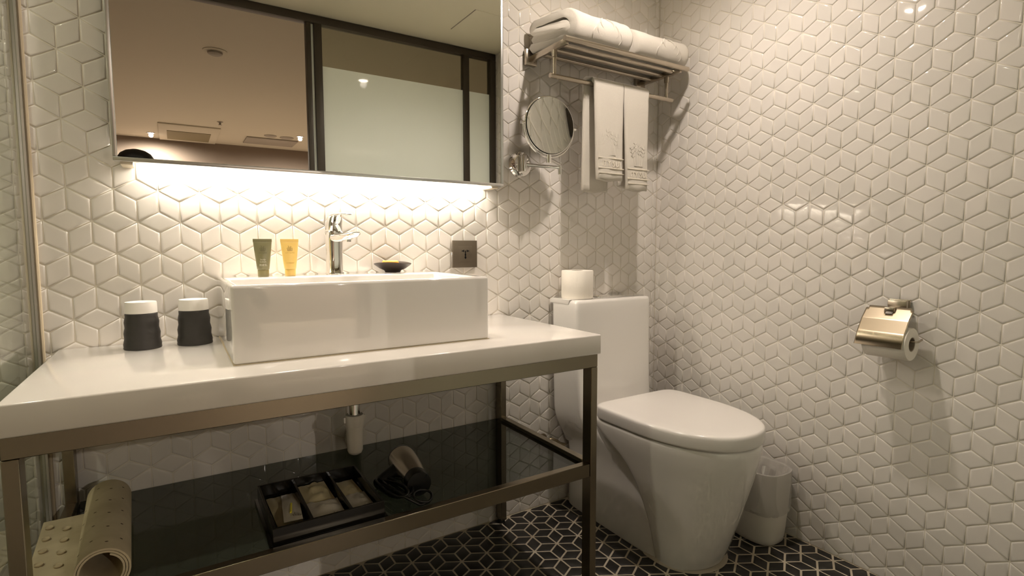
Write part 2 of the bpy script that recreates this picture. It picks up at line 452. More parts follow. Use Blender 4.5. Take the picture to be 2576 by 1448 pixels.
# ------------------------------------------------------------------ downlights
def downlight(x, y, z, power, label, group, spread=168, glow=True):
    t = thing('ceiling_downlight', (x, y, z), label, 'downlight', group)
    MB().lathe([(0.030, 0.0), (0.046, 0.0), (0.047, -0.004), (0.044, -0.006), (0.031, -0.005), (0.030, 0.0)], (x, y, z), 32, cap=False).build('trim_ring', 'lamptrim', t)
    MB().lathe([(0.001, -0.0008), (0.029, -0.0008), (0.0295, -0.0016), (0.001, -0.0016)], (x, y, z), 24, cap=False).build('lamp_lens', 'lampglow', t)
    ld = bpy.data.lights.new('lamp_light', 'SPOT'); ld.energy = power; ld.color = WARM if z < 2.2 else (1.0, 0.90, 0.78); ld.shadow_soft_size = 0.022
    ld.spot_size = math.radians(spread); ld.spot_blend = 1.0
    lo = bpy.data.objects.new('lamp_light', ld); C.objects.link(lo); lo.location = (x, y, z-0.03); setp(lo, t)
    return t
downlight(1.01, -0.56, CEIL, DOWN_W*1.28, 'round ceiling downlight above the toilet', 'bathroom downlights', 152)
downlight(0.16, -0.33, CEIL, DOWN_W*0.75, 'round ceiling downlight above the wash basin', 'bathroom downlights', 140)
downlight(-0.85, -0.57, CEIL, DOWN_W*0.9, 'round ceiling downlight above the shower', 'bathroom downlights', 165)
for x, y, lab in ((-0.32, -6.30, 'bedroom downlight left of the square ceiling grille'), (1.215, -5.62, 'bedroom downlight beside the long air outlet')):
    downlight(x, y, 2.30, 190.0 if y < -6 else 480.0, lab, 'bedroom downlights', 178)

# ------------------------------------------------------------------ mirror
MX0, MX1, MY, MZ0, MZ1 = -0.252, 0.755, -0.080, 1.1435, 1.79
mt_ = thing('wall_mirror', ((MX0+MX1)/2, -0.02, MZ0), 'wide wall mirror with a thin aluminium frame and a light under it', 'mirror')
MB().box((MX0+0.008, MY+0.001, MZ0+0.008), (MX1-0.008, MY+0.006, MZ1-0.008)).build('mirror_glass', 'mirror', mt_, smooth=False)
fr = 0.009
for a, b in (((MX0, MY-0.002, MZ0), (MX1, MY+0.022, MZ0+fr)), ((MX0, MY-0.002, MZ1-fr), (MX1, MY+0.022, MZ1)),
             ((MX0, MY-0.002, MZ0+fr), (MX0+fr, MY+0.022, MZ1-fr)), ((MX1-fr, MY-0.002, MZ0+fr), (MX1, MY+0.022, MZ1-fr))):
    MB().box(a, b).build('frame_strip', 'alu', mt_, bevel=0.0015)
MB().box((MX0+0.05, MY+0.022, MZ0+0.02), (MX1-0.05, -0.006, MZ1-0.03)).build('housing', 'housing', mt_, bevel=0.003)
for x in (MX0+0.012, MX1-0.036):
    MB().box((x, MY+0.012, MZ0-0.006), (x+0.024, -0.004, MZ0+0.02)).build('bracket', 'housing', mt_, bevel=0.002)
MB().box((MX0+0.062, -0.040, MZ0+0.006), (MX1-0.062, -0.014, MZ0+0.014)).build('light_strip', 'led', mt_, smooth=False)

# ------------------------------------------------------------------ shower screen
t = thing('shower_screen', (-0.416, -0.68, 0), 'frameless clear glass shower screen left of the vanity', 'shower screen')
MB().box((-0.421, -1.36, 0.012), (-0.411, -0.012, 2.05)).build('glass_pane', 'pane', t, smooth=False)
MB().box((-0.426, -0.016, 0.0), (-0.4215, -0.002, 2.06)).box((-0.4105, -0.016, 0.0), (-0.406, -0.002, 2.06)).box((-0.4215, -0.006, 0), (-0.4105, -0.002, 2.06)).build('wall_channel', 'alu', t, smooth=False)
MB().tube([(-0.4035, -0.004, 0.002), (-0.4035, -0.004, 2.05)], 0.0042, 8).build('silicone_bead', 'silicone', t)
MB().box((-0.426, -1.36, 0.0015), (-0.406, -0.018, 0.014)).build('floor_channel', 'alu', t, smooth=False)

# ------------------------------------------------------------------ glass partition opposite the mirror
PY = -1.462
t = thing('glass_partition', (1.0, PY, 0), 'dark framed glass partition with a frosted lower panel, seen in the mirror', 'partition')
def post(x0, x1, z0=0.0015, z1=2.06, d=0.022): MB().box((x0, PY-d, z0), (x1, PY+d, z1)).build('frame_post', 'bronze', t, bevel=0.002)
post(0.449, 0.472); post(0.487, 0.524); post(1.318, 1.353); post(1.495, 1.531); post(-0.62, -0.575)
MB().box((-0.62, PY-0.022, 2.06), (1.531, PY+0.022, 2.098)).build('top_rail', 'bronze', t, bevel=0.002)
MB().box((0.524, PY-0.022, 0.0015), (1.495, PY+0.022, 0.05)).build('bottom_rail', 'bronze', t, bevel=0.002)
MB().box((0.474, PY-0.005, 0.01), (0.485, PY+0.005, 2.058)).build('glass_edge', 'frost', t, smooth=False)
for x0, x1 in ((0.524, 1.318), (1.353, 1.495)):
    MB().box((x0, PY-0.004, 1.862), (x1, PY+0.004, 2.06)).build('clear_pane', 'clear', t, smooth=False)
    MB().box((x0, PY-0.004, 0.05), (x1, PY+0.004, 1.862)).build('frosted_pane', 'frost', t, smooth=False)
# ceiling hatch, vent and bedroom ceiling fittings
t = thing('ceiling_hatch', (1.28, -1.1, CEIL), 'flush ceiling access hatch with a thin dark seam', 'hatch')
MB().box((1.145, -1.245, CEIL-0.002), (1.40, -0.97, CEIL-0.0005)).build('hatch_panel', 'ceil', t, smooth=False)
MB().box((1.141, -1.245, CEIL-0.0012), (1.1445, -0.97, CEIL-0.0003)).build('hatch_seam', 'vent', t, smooth=False)
t = thing('bedroom_grille', (0.03, -5.9, 2.3), 'square olive return air grille in the bedroom ceiling', 'vent')
MB().box((-0.24, -6.62, 2.285), (0.36, -5.60, 2.2995)).build('grille_frame', 'bceil', t, bevel=0.003)
MB().box((-0.16, -6.5, 2.280), (0.28, -5.95, 2.2848)).build('grille_filter', 'ventd', t)
t = thing('bedroom_air_outlet', (0.95, -6.1, 2.3), 'long grey air outlet in the bedroom ceiling', 'vent')
MB().box((0.66, -6.35, 2.286), (1.25, -5.92, 2.2995)).build('outlet_plate', 'vent', t, bevel=0.003)
for x, y, r, lab in ((0.90, -5.75, 0.07, 'flat round speaker cover beside the long air outlet'), (1.09, -5.78, 0.08, 'larger round cover next to the bedroom downlight')):
    tag(MB().lathe([(0.001, -0.012), (r*0.8, -0.012), (r, -0.004), (r, 0.0)], (x, y, 2.2995), 28).build('ceiling_cover', 'vent'), lab, 'ceiling cover', 'round covers in the bedroom ceiling')
t = thing('smoke_detector', (0.15, -2.9, 2.3), 'round grey smoke detector in the bedroom ceiling near the doorway', 'smoke detector')
MB().lathe([(0.075, 0.0), (0.075, -0.004), (0.06, -0.008), (0.05, -0.009)], (0.15, -2.9, 2.2998), 28).build('detector_base', 'bceil', t)
MB().lathe([(0.048, 0.0), (0.046, -0.012), (0.03, -0.02), (0.001, -0.02)], (0.15, -2.9, 2.2905), 24).build('detector_head', 'vent', t)
t = thing('sprinkler_head', (0.33, -5.25, 2.3), 'small sprinkler head in the bedroom ceiling', 'sprinkler')
MB().lathe([(0.03, 0.0), (0.03, -0.004), (0.012, -0.008), (0.008, -0.03), (0.018, -0.032), (0.018, -0.035)], (0.33, -5.25, 2.2998), 20).build('sprinkler_body', 'vent', t)

# ------------------------------------------------------------------ vanity: worktop, stand, shelf
ZC = 0.7225
tag(MB().box((-0.378, -0.512, 0.671), (0.7905, -0.0055, ZC)).build('vanity_worktop', 'counter', bevel=0.0035, seg=3), 'thick white vanity worktop carrying the basin', 'worktop')
t = thing('vanity_stand', (0.2, -0.26, 0), 'brushed steel tube stand under the white worktop', 'stand')
LX0, LX1, LW = -0.378, 0.7865, 0.021
FY0, FY1 = -0.503, -0.468
def leg(x, y0, y1, foot=0.0):
    o = MB().box((x, y0, 0.012), (x+LW, y1, 0.635)).build('leg', 'steel', t, bevel=0.0012, seg=1)
    MB().cyl((x+LW/2, (y0+y1)/2, 0.0016), (x+LW/2, (y0+y1)/2, 0.013), 0.0125, 0.011, 16).build('leg_foot', 'black', o)
leg(LX0, FY0, FY1); leg(LX1-LW, FY0, FY1); leg(LX0, -0.041, -0.0065); leg(LX1-LW, -0.041, -0.0065)
def rail(a, b): return MB().box(a, b).build('rail', 'steel', t, bevel=0.0012, seg=1)
rail((LX0, FY0, 0.6355), (LX1, FY0+LW, 0.6705))
rail((LX0, -0.0265, 0.6355), (LX1, -0.0065, 0.6705))
rail((LX0, FY0+LW+0.0005, 0.6355), (LX0+LW, -0.027, 0.6705)); rail((LX1-LW, FY0+LW+0.0005, 0.6355), (LX1, -0.027, 0.6705))
SZ = 0.376
rail((LX0+LW+0.0005, FY0+0.003, SZ-0.036), (LX1-LW-0.0005, FY0+0.003+LW, SZ))
rail((LX0, FY1+0.0005, SZ-0.036), (LX0+LW, -0.0415, SZ)); rail((LX1-LW, FY1+0.0005, SZ-0.036), (LX1, -0.0415, SZ))
GZ = 0.365
tag(MB().box((LX0+LW+0.002, FY0+0.028, GZ-0.008), (LX1-LW-0.002, -0.012, GZ)).build('glass_shelf', 'smoke', smooth=False), 'dark smoked glass shelf under the vanity', 'shelf')

# ------------------------------------------------------------------ wash basin
BX0, BX1, BY0, BY1, BZ = -0.058, 0.5105, -0.410, -0.0055, 0.8785
o_ = [(BX0,BY0),(BX1,BY0),(BX1,BY1),(BX0,BY1)]
ix0, ix1, iy0, iy1 = BX0+0.016, BX1-0.016, BY0+0.016, BY1-0.118
vs_ = [(x,y,ZC+0.0006) for x,y in o_]+[(x,y,BZ) for x,y in o_]
inn = [(ix0,iy0),(ix1,iy0),(ix1,iy1),(ix0,iy1)]
vs_ += [(x,y,BZ) for x,y in inn]
cxm, cym = (ix0+ix1)/2, (iy0+iy1)/2
vs_ += [(cxm+(x-cxm)*0.9, cym+(y-cym)*0.86, BZ-0.115) for x,y in inn]
fs_ = [(3,2,1,0)]+[(i,(i+1)%4,4+(i+1)%4,4+i) for i in range(4)]+[(4+i,4+(i+1)%4,8+(i+1)%4,8+i) for i in range(4)]+[(8+i,8+(i+1)%4,12+(i+1)%4,12+i) for i in range(4)]+[(12,13,14,15)]
t = thing('wash_basin', (0.226, -0.2, ZC), 'white rectangular ceramic wash basin on the worktop', 'basin')
m_ = MB(); m_.add(vs_, fs_); m_.build('bowl', 'ceramic', t, bevel=0.0065, seg=4)
MB().lathe([(0.001, 0.004), (0.018, 0.004), (0.022, 0.002), (0.022, 0.0)], (cxm, cym, BZ-0.1148), 24).build('drain_cap', 'chrome', t)
MB().box((BX0-0.0006, BY0-0.0006, ZC+0.0002), (BX1+0.0006, BY1, ZC+0.0016)).build('sealant_line', 'silicone', t)

# ------------------------------------------------------------------ faucet
fx, fy = 0.2255, -0.056
ang = math.radians(9)
dv = Vector((math.sin(ang), -math.cos(ang), 0)); sv = Vector((math.cos(ang), math.sin(ang), 0))
fc = Vector((fx, fy, BZ))
t = thing('basin_faucet', (fx, fy, BZ), 'chrome single lever faucet on the basin deck', 'faucet')
def fsec(z, w, d, off=0.0, n=28, e=3.2):
    return [tuple(fc + sv*q[0] + dv*(q[1]+off) + Vector((0, 0, z))) for q in ellipse(0, 0, 0, w, d, n, e)]
MB().loft([fsec(0.0006, .0225, .0225), fsec(.004, .0225, .0225), fsec(.006, .0205, .0205), fsec(.05, .0200, .0200), fsec(.095, .0212, .0212), fsec(.112, .0222, .0235), fsec(.1145, .0215, .0225)]).build('faucet_body', 'chrome', t, angle=50)
MB().loft([fsec(.1148, .0195, .0195), fsec(.117, .0212, .0212), fsec(.135, .0210, .0212), fsec(.143, .0205, .0225, .002), fsec(.152, .019, .021, .006), fsec(.160, .016, .017, .016), fsec(.1625, .011, .012, .022)]).build('cartridge_cap', 'chrome', t, angle=60)
def rib(pts):   # pts: (dist, z, halfwidth, halfthick)
    secs = []
    for d, z, hw, ht in pts:
        secs.append([tuple(fc + dv*d + sv*(hw*math.copysign(abs(math.cos(a))**0.7, math.cos(a))) + Vector((0,0,z+ht*math.copysign(abs(math.sin(a))**0.8, math.sin(a))))) for a in [2*PI*k/20 for k in range(20)]])
    return MB().loft(secs)
rib([(-.004, .1545, .016, .0065), (.02, .1590, .0185, .0055), (.045, .1610, .020, .0045), (.075, .1605, .019, .0036), (.092, .1590, .014, .0026), (.099, .1580, .007, .0014)]).build('lever_handle', 'chrome', t, angle=60)
rib([(.012, .100, .018, .011), (.03, .099, .018, .0115), (.06, .099, .0185, .0115), (.095, .1015, .018, .010), (.125, .105, .016, .007), (.142, .1085, .011, .0035), (.149, .110, .006, .0015)]).build('spout', 'chrome', t, angle=60)
p = fc + dv*.095
MB().cyl((p.x, p.y, BZ+.0935), (p.x, p.y, BZ+.0865), .0070, .0060, 20).build('aerator', 'chrome', t)

# ------------------------------------------------------------------ lotion tubes
def emblem(m, to3, s, stalks=5):
    """cluster of leafy stalks; to3(u,v)->point on a surface, s size"""
    def quad(pts): m.add([to3(u, v) for u, v in pts], [tuple(range(len(pts)))])
    hs = [0.55, 0.95, 0.70, 0.85, 0.50]
    for k in range(stalks):
        u = (k-(stalks-1)/2)*0.17; h = hs[k % 5]; lean = (k-(stalks-1)/2)*0.05
        quad([((u-.035)*s, -0.5*s), ((u+.035)*s, -0.5*s), ((u+lean+.03)*s, (h-.75)*s), ((u+lean-.03)*s, (h-.75)*s)])
        for q in range(3):
            z = h-.78+q*.14; side = -1 if (k+q) % 2 else 1
            quad([((u+lean)*s, z*s), ((u+lean+side*.13)*s, (z+.16)*s), ((u+lean+side*.04)*s, (z+.15)*s), ((u+lean-.0*side)*s, (z+.08)*s)])
def lotion_tube(x, y, rot, mt, capmt, label, ink, lines):
    t = thing('lotion_tube', (x, y, BZ), label, 'tube', 'toiletry tubes on the basin')
    R = Matrix.Rotation(rot, 3, 'Z'); c = Vector((x, y, BZ+0.0006))
    def W(u, d, z): return tuple(c + R @ Vector((u, d, 0)) + Vector((0, 0, z)))
    def sec(z, rx, ry): return [W(q[0], q[1], z) for q in ellipse(0, 0, 0, rx, ry, 32)]
    MB().loft([sec(0, .0125, .0125), sec(.001, .0130, .0130), sec(.016, .0132, .0132), sec(.0168, .0126, .0126)]).build('cap', capmt, t, angle=45)
    prof = [(.017, .0130, .0130), (.0185, .0143, .0140), (.03, .0155, .0132), (.05, .0176, .0108), (.07, .0197, .0073), (.082, .0208, .0042), (.0858, .0212, .0022)]
    MB().loft([sec(*q) for q in prof]).build('tube_body', mt, t, angle=60)
    MB().loft([[W(a*.0216, b*.0012, z) for a, b in ((-1,-1),(1,-1),(1,1),(-1,1))] for z in (.0859, .0935)]).build('crimped_end', mt, t, bevel=.0003, seg=1)
    def ry(z):
        for (a, rxa, rya), (b_, rxb, ryb) in zip(prof, prof[1:]):
            if a <= z <= b_:
                f = (z-a)/(b_-a); return rxa+(rxb-rxa)*f, rya+(ryb-rya)*f
        return prof[-1][1:]
    def surf(u, z):
        a, b_ = ry(z); return W(u, -b_*math.sqrt(max(0.0, 1-(u/a)**2))-0.00025, z)
    m = MB(); emblem(m, lambda u, v: surf(u, .069+v), .0125); m.build('printed_emblem', ink, t, smooth=False)
    for txt, size, z, im in lines:
        vs, fs = text_mesh(txt, size)
        MB().add([surf(v.x, z+v.y) for v in vs], fs).build('printed_text', im, t, smooth=False)
lotion_tube(.0405, -.100, math.radians(-8), 'green', 'greencap', 'olive green lotion tube standing on its cap on the basin', 'inkg',
            [('body', .0062, .0405, 'inkw'), ('lotion', .0062, .0350, 'inkw'), ('潤膚乳', .0062, .0265, 'inkw'), ('CITY SUITES', .0034, .0575, 'inkg')])
lotion_tube(.1038, -.098, math.radians(-6), 'yellow', 'yellowcap', 'yellow lotion tube standing on its cap beside the faucet', 'inkd',
            [('CITY SUITES', .0040, .0570, 'inky'), ('conditioner', .0040, .0320, 'inky')])

# ------------------------------------------------------------------ soap dish, soap
dx_, dy_ = .388, -.064
tag(MB().lathe([(.001, .0006), (.0215, .0006), (.0225, .003), (.024, .006), (.037, .014), (.050, .0235), (.0535, .0265), (.0530, .0278), (.049, .0262), (.036, .0175), (.022, .0105), (.001, .0095)], (dx_, dy_, BZ), 40,
    wave=lambda t_, r: (.0028*math.cos(2*(t_-0.9)) if r > .03 else 0)).build('soap_dish', 'dish', angle=60), 'dark flared stoneware soap dish on the basin', 'dish')
tag(MB().loft([ellipse(dx_-.005, dy_, BZ+.0125, .010, .008, 24, 3), ellipse(dx_-.006, dy_, BZ+.0165, .021, .014, 24, 3), ellipse(dx_-.007, dy_, BZ+.030, .0235, .017, 24, 3), ellipse(dx_-.007, dy_, BZ+.0345, .020, .013, 24, 3)]).build('soap_bar', 'soap', angle=60), 'amber yellow soap bar lying in the dark dish', 'soap')

# ------------------------------------------------------------------ tumblers
def tumbler(x, y, label):
    t = thing('tumbler', (x, y, ZC), label, 'tumbler', 'upturned tumblers on the worktop')
    pr = [(.030, .0006), (.0362, .0006), (.0372, .003)]
    for k in range(13):
        z = .005+k*.0062; pr.append((.0368-.0055*(z/.085)+.0009*math.sin(k*1.55), z))
    pr += [(.0306, .0812), (.0290, .0815)]
    MB().lathe(pr, (x, y, ZC), 40).build('dark_sleeve', 'charcoal', t, angle=60)
    MB().lathe([(.028, .0816), (.0313, .0817), (.0312, .09), (.0306, .104), (.0298, .1068), (.027, .1072), (.024, .105), (.001, .1045)], (x, y, ZC), 40).build('white_base', 'whitecup', t, angle=50)
tumbler(-.2155, -.086, 'upturned dark ribbed tumbler with a white base, left one')
tumbler(-.1125, -.084, 'upturned dark ribbed tumbler with a white base, nearer the basin')

# ------------------------------------------------------------------ outlet
t = thing('power_outlet', (.6505, -.006, .885), 'square bronze power outlet on the tiles right of the basin', 'outlet')
MB().box((.607, -.0125, .885), (.694, -.0045, .972)).build('face_plate', 'plate', t, bevel=.001)
MB().box((.6255, -.0132, .9035), (.6755, -.0120, .9535)).build('socket_insert', 'plate', t, bevel=.0005)
hm = MB()
for a, b in (((.6372,.9365),(.6455,.9400)), ((.6555,.9365),(.6640,.9400)), ((.6430,.9350),(.6460,.9420)), ((.6552,.9350),(.6582,.9420))):
    hm.box((a[0], -.0136, a[1]), (b[0], -.0131, b[1]))
for z, r in ((.9375,.0022),(.9325,.0022),(.926,.0030),(.9175,.0036)):
    hm.cyl((.6505, -.0136, z), (.6505, -.0131, z), r, n=14)
hm.box((.6492, -.0136, .9125), (.6520, -.0131, .9375))
hm.build('socket_holes', 'hole', t, smooth=False)

# ------------------------------------------------------------------ drain trap
t = thing('basin_drain', (.23, -.2, .40), 'chrome tailpiece and white plastic bottle trap below the basin', 'drain')
MB().cyl((.229, -.2, .5225), (.229, -.2, .670), .0155, n=28).build('tailpiece', 'chrome', t)
MB().lathe([(.017, .0), (.0225, .0), (.0240, .004), (.0240, .026), (.022, .030), (.017, .030)], (.229, -.2, .492), 36).build('collar_nut', 'pvc', t)
for x in (.2015, .2510): MB().box((x, -.204, .504), (x+.0055, -.196, .518)).build('nut_wing', 'pvc', t)
MB().lathe([(.001, .0), (.010, .001), (.0165, .005), (.0195, .012), (.0205, .04), (.0205, .064), (.0215, .070), (.0215, .0752)], (.229, -.2, .4165), 36).build('trap_cup', 'pvc', t, angle=60)
MB().tube([(.231, -.195, .452), (.250, -.13, .432), (.284, -.0125, .395)], .0150, 24).build('waste_arm', 'pvc', t)
MB().lathe([(.017, 0), (.032, 0), (.032, .004), (.018, .008)], (.284, -.0125, .395), 28, 'y').build('wall_rosette', 'pvc', t)

# ------------------------------------------------------------------ magnifying mirror
t = thing('magnifying_mirror', (.868, 0, 1.19), 'round chrome magnifying mirror on a folding wall arm', 'shaving mirror')
px_, pz_ = .868, 1.232
MB().lathe([(.001, -.017), (.030, -.017), (.034, -.014), (.041, -.011), (.045, -.0045), (.045, -.004)], (px_, 0, pz_), 48, 'y').build('wall_plate', 'chrome', t, angle=30)
MB().tube([(px_, -.026, pz_-.026), (px_, -.026, pz_+.026)], .011, 24).build('hinge_post', 'chrome', t)
MB().box((px_-.006, -.022, pz_-.014), (px_+.006, -.014, pz_+.014)).build('hinge_lug', 'chrome', t)
for s_ in (-1, 1):
    MB().lathe([(.001, -.0025), (.004, -.002), (.005, 0)], (px_, -.0165, pz_+s_*.036), 14, 'y').build('screw', 'chrome', t)
jx, jy, jz = .985, -.075, pz_-.022
MB().tube([(px_+.008, -.03, pz_-.004), (jx, jy, pz_-.012)], .0062, 16).build('arm', 'chrome', t)
MB().tube([(jx, jy, jz-.012), (jx, jy, jz+.028)], .0075, 20).build('elbow_pivot', 'chrome', t)
cxm_, cym_, czm_ = .902, -.128, 1.342
MB().tube([(jx-.004, jy-.004, jz+.02), (cxm_+.006, cym_+.006, pz_+.004)], .0058, 16).build('arm', 'chrome', t)
MB().tube([(cxm_, cym_+.004, pz_-.008), (cxm_, cym_+.004, pz_+.018)], .0088, 20).build('mirror_pivot', 'chrome', t)
RD = .0925
MB().torus((cxm_, cym_+.004, czm_), RD+.0075, .0035, (0,1,0), 48, 10, 0, PI).build('yoke', 'chrome', t) if False else None
yk = [(cxm_+(RD+.0075)*math.cos(a), cym_+.004, czm_+(RD+.0075)*math.sin(a)) for a in [PI+PI*k/32 for k in range(33)]]
MB().tube(yk, .0034, 10).build('yoke', 'chrome', t)
for s_ in (-1, 1):
    MB().cyl((cxm_+s_*(RD+.004), cym_+.004, czm_), (cxm_+s_*(RD+.0165), cym_+.004, czm_), .0052, n=16).build('pivot_knob', 'chrome', t)
TH = math.radians(-3.4)
def swing(m):
    c, q = math.cos(TH), math.sin(TH)
    m.v = [(cxm_+(x-cxm_)*c-(y-cym_)*q, cym_+(x-cxm_)*q+(y-cym_)*c, z) for x, y, z in m.v]
    return m
swing(MB().torus((cxm_, cym_, czm_), RD-.001, .0032, (0,1,0), 64, 10)).build('rim', 'chrome', t)
swing(MB().lathe([(.001, .006), (.06, .0055), (RD-.004, .002), (RD-.003, 0)], (cxm_, cym_+.001, czm_), 48, 'y')).build('back_shell', 'chrome', t)
# concave reflecting face (magnifying)
Rc = 1.0; prof = []
for k in range(17):
    r = .0003+(RD-.0033)*k/16; prof.append((r, -.0008-(r*r)/(2*Rc)+.0022))
swing(MB().lathe([(r, -.0035+h) for r, h in prof], (cxm_, cym_, czm_), 96, 'y', cap=False)).build('concave_glass', 'mirror', t)

# ------------------------------------------------------------------ towel shelf
SH = 1.583; ax0, ax1 = .905, 1.420
t = thing('towel_shelf', (1.16, 0, 1.48), 'brushed nickel wall shelf with a hanging towel bar', 'towel shelf')
for x in (ax0, ax1):
    MB().box((x-.022, -.020, SH-.020), (x+.022, -.0042, SH+.032)).build('wall_plate', 'satin', t, bevel=.0015)
    MB().box((x-.0055, -.214, SH-.010), (x+.0055, -.019, SH+.010)).build('side_arm', 'satin', t, bevel=.0015)
    po = MB().cyl((x, -.148, 1.497), (x, -.148, SH-.009), .0062, n=18).build('post', 'satin', t)
    MB().cyl((x, -.148, SH-.030), (x, -.148, SH-.0095), .0090, n=18).build('post_collar', 'satin', po)
def oval_rail(y, z, x0, x1, rx=.0085, rz=.0085, name='rail'):
    secs = [[(x, y+rx*math.cos(2*PI*k/20), z+rz*math.sin(2*PI*k/20)) for k in range(20)] for x in (x0, x0+.002, x1-.002, x1)]
    return MB().loft(secs).build(name, 'satin', t)
oval_rail(-.220, SH+.004, .890, 1.449, .0085, .0085, 'front_rail')
for y in (-.178, -.128, -.072): oval_rail(y, SH, ax0+.0055, ax1-.0055, .010, .0065)
oval_rail(-.148, 1.494, .888, 1.450, .0078, .0078, 'hanging_bar')

# ------------------------------------------------------------------ towels
def ribbon(path, th):
    """closed outline of a strip of thickness th along a 2-d path (list of (a,b))"""
    L, Rr = [], []
    for i in range(len(path)):
        p0 = path[max(i-1, 0)]; p1 = path[min(i+1, len(path)-1)]
        dx, dy = p1[0]-p0[0], p1[1]-p0[1]; q = math.hypot(dx, dy)
        nx, ny = -dy/q*th/2, dx/q*th/2
        L.append((path[i][0]+nx, path[i][1]+ny)); Rr.append((path[i][0]-nx, path[i][1]-ny))
    p0, p1 = path[-2], path[-1]; dx, dy = p1[0]-p0[0], p1[1]-p0[1]; q = math.hypot(dx, dy)
    tip1 = [(path[-1][0]+dx/q*th*.35, path[-1][1]+dy/q*th*.35)]
    p0, p1 = path[1], path[0]; dx, dy = p1[0]-p0[0], p1[1]-p0[1]; q = math.hypot(dx, dy)
    tip0 = [(path[0][0]+dx/q*th*.35, path[0][1]+dy/q*th*.35)]
    return L + tip1 + Rr[::-1] + tip0
def arc(cx, cy, r, a0, a1, n=10, ry=None):
    ry = r if ry is None else ry
    return [(cx+r*math.cos(math.radians(a0+(a1-a0)*k/n)), cy+ry*math.sin(math.radians(a0+(a1-a0)*k/n))) for k in range(n+1)]
def seg(a, b, n=6): return [(a[0]+(b[0]-a[0])*k/n, a[1]+(b[1]-a[1])*k/n) for k in range(n+1)]
ZT = SH + .0125
def bath_towel(x0, x1, slant, hgt, label, seedv, sag):
    # section (d = -y, z): bottom layer -> front nose -> top layer -> back fold -> inner layer -> inner fold
    h = hgt; th = h*0.245; r = (h-th)/2; zc = th/2
    nose = .196-r
    path = seg((.030, zc), (nose, zc), 8)[:-1] + arc(nose, zc+r, r, -90, 90, 14)[:-1]
    path += seg((nose, zc+2*r), (.052, zc+2*r-.004), 8)[:-1]
    r2 = th*0.56
    path += arc(.052, zc+2*r-.004-r2, r2, 90, 270, 8)[:-1]
    path += seg((.052, zc+2*r-.004-2*r2), (nose+.004, zc+2*r-.006-2*r2), 8)[:-1]
    r3 = th*0.53
    path += arc(nose+.004, zc+2*r-.006-2*r2-r3, r3, 90, -90, 6)[:-1] + seg((nose+.004, zc+2*r-.006-2*r2-2*r3), (.040, zc+th*.98), 8)
    out = ribbon(path, th)
    cz = h*.5; cd_ = .12
    secs = []
    NX = 30
    for i in range(NX+1):
        u = i/NX
        e = min(u, 1-u)*(x1-x0)
        k = 1.0 - 0.20*max(0, 1-e/.012)**2
        q = []
        for d, z in out:
            x = x0+(x1-x0)*u + slant*(d-.03)*(1-u)*1.0
            zz = cz+(z-cz)*(1-(1-k)*.5); dd = cd_+(d-cd_)*(1-(1-k)*.25)
            nz = noise.noise(Vector((x*14+seedv, d*22, z*26)))*.0032 + noise.noise(Vector((x*45+seedv, d*60, z*60)))*.0010
            wob = sag*math.sin(u*PI*1.0)*(z/h)
            q.append((x, -(dd+nz*.8 if z > .01 else dd+nz*.3), ZT + max(zz, 0) + (nz if z > .012 else abs(nz)*.1) - wob))
        secs.append(q)
    t = thing('bath_towel', ((x0+x1)/2, -.12, ZT), label, 'towel', 'folded towels on the shelf')
    MB().loft(secs).build('folded_cloth', 'towel', t, angle=80)
    # embossed leaf sprig on the front fold
    em = MB(); cx = x0+(x1-x0)*.62
    def on(u, a):   # u along x, a angle on nose (deg)
        return (cx+u, -(nose+(r+th/2-.0012)*math.cos(math.radians(a))), ZT+zc+r+(r+th/2-.0012)*math.sin(math.radians(a)))
    for sgn in (-1, 1):
        for k in range(3):
            pts = []
            for q in range(9):
                f = q/8; pts.append(on(sgn*(.008+.017*k+.020*math.sin(f*2.6)), 50-20*k-52*f))
            em.tube(pts, [.0012+.0030*math.sin(PI*q/8) for q in range(9)], 8)
    em.build('embossed_leaves', 'towel', t)
bath_towel(.893, 1.190, .30, .112, 'thick folded cream bath towel on the mirror end of the shelf', 1.0, .004)
bath_towel(1.196, 1.472, .10, .104, 'folded cream bath towel on the corner end of the shelf', 5.0, .004)

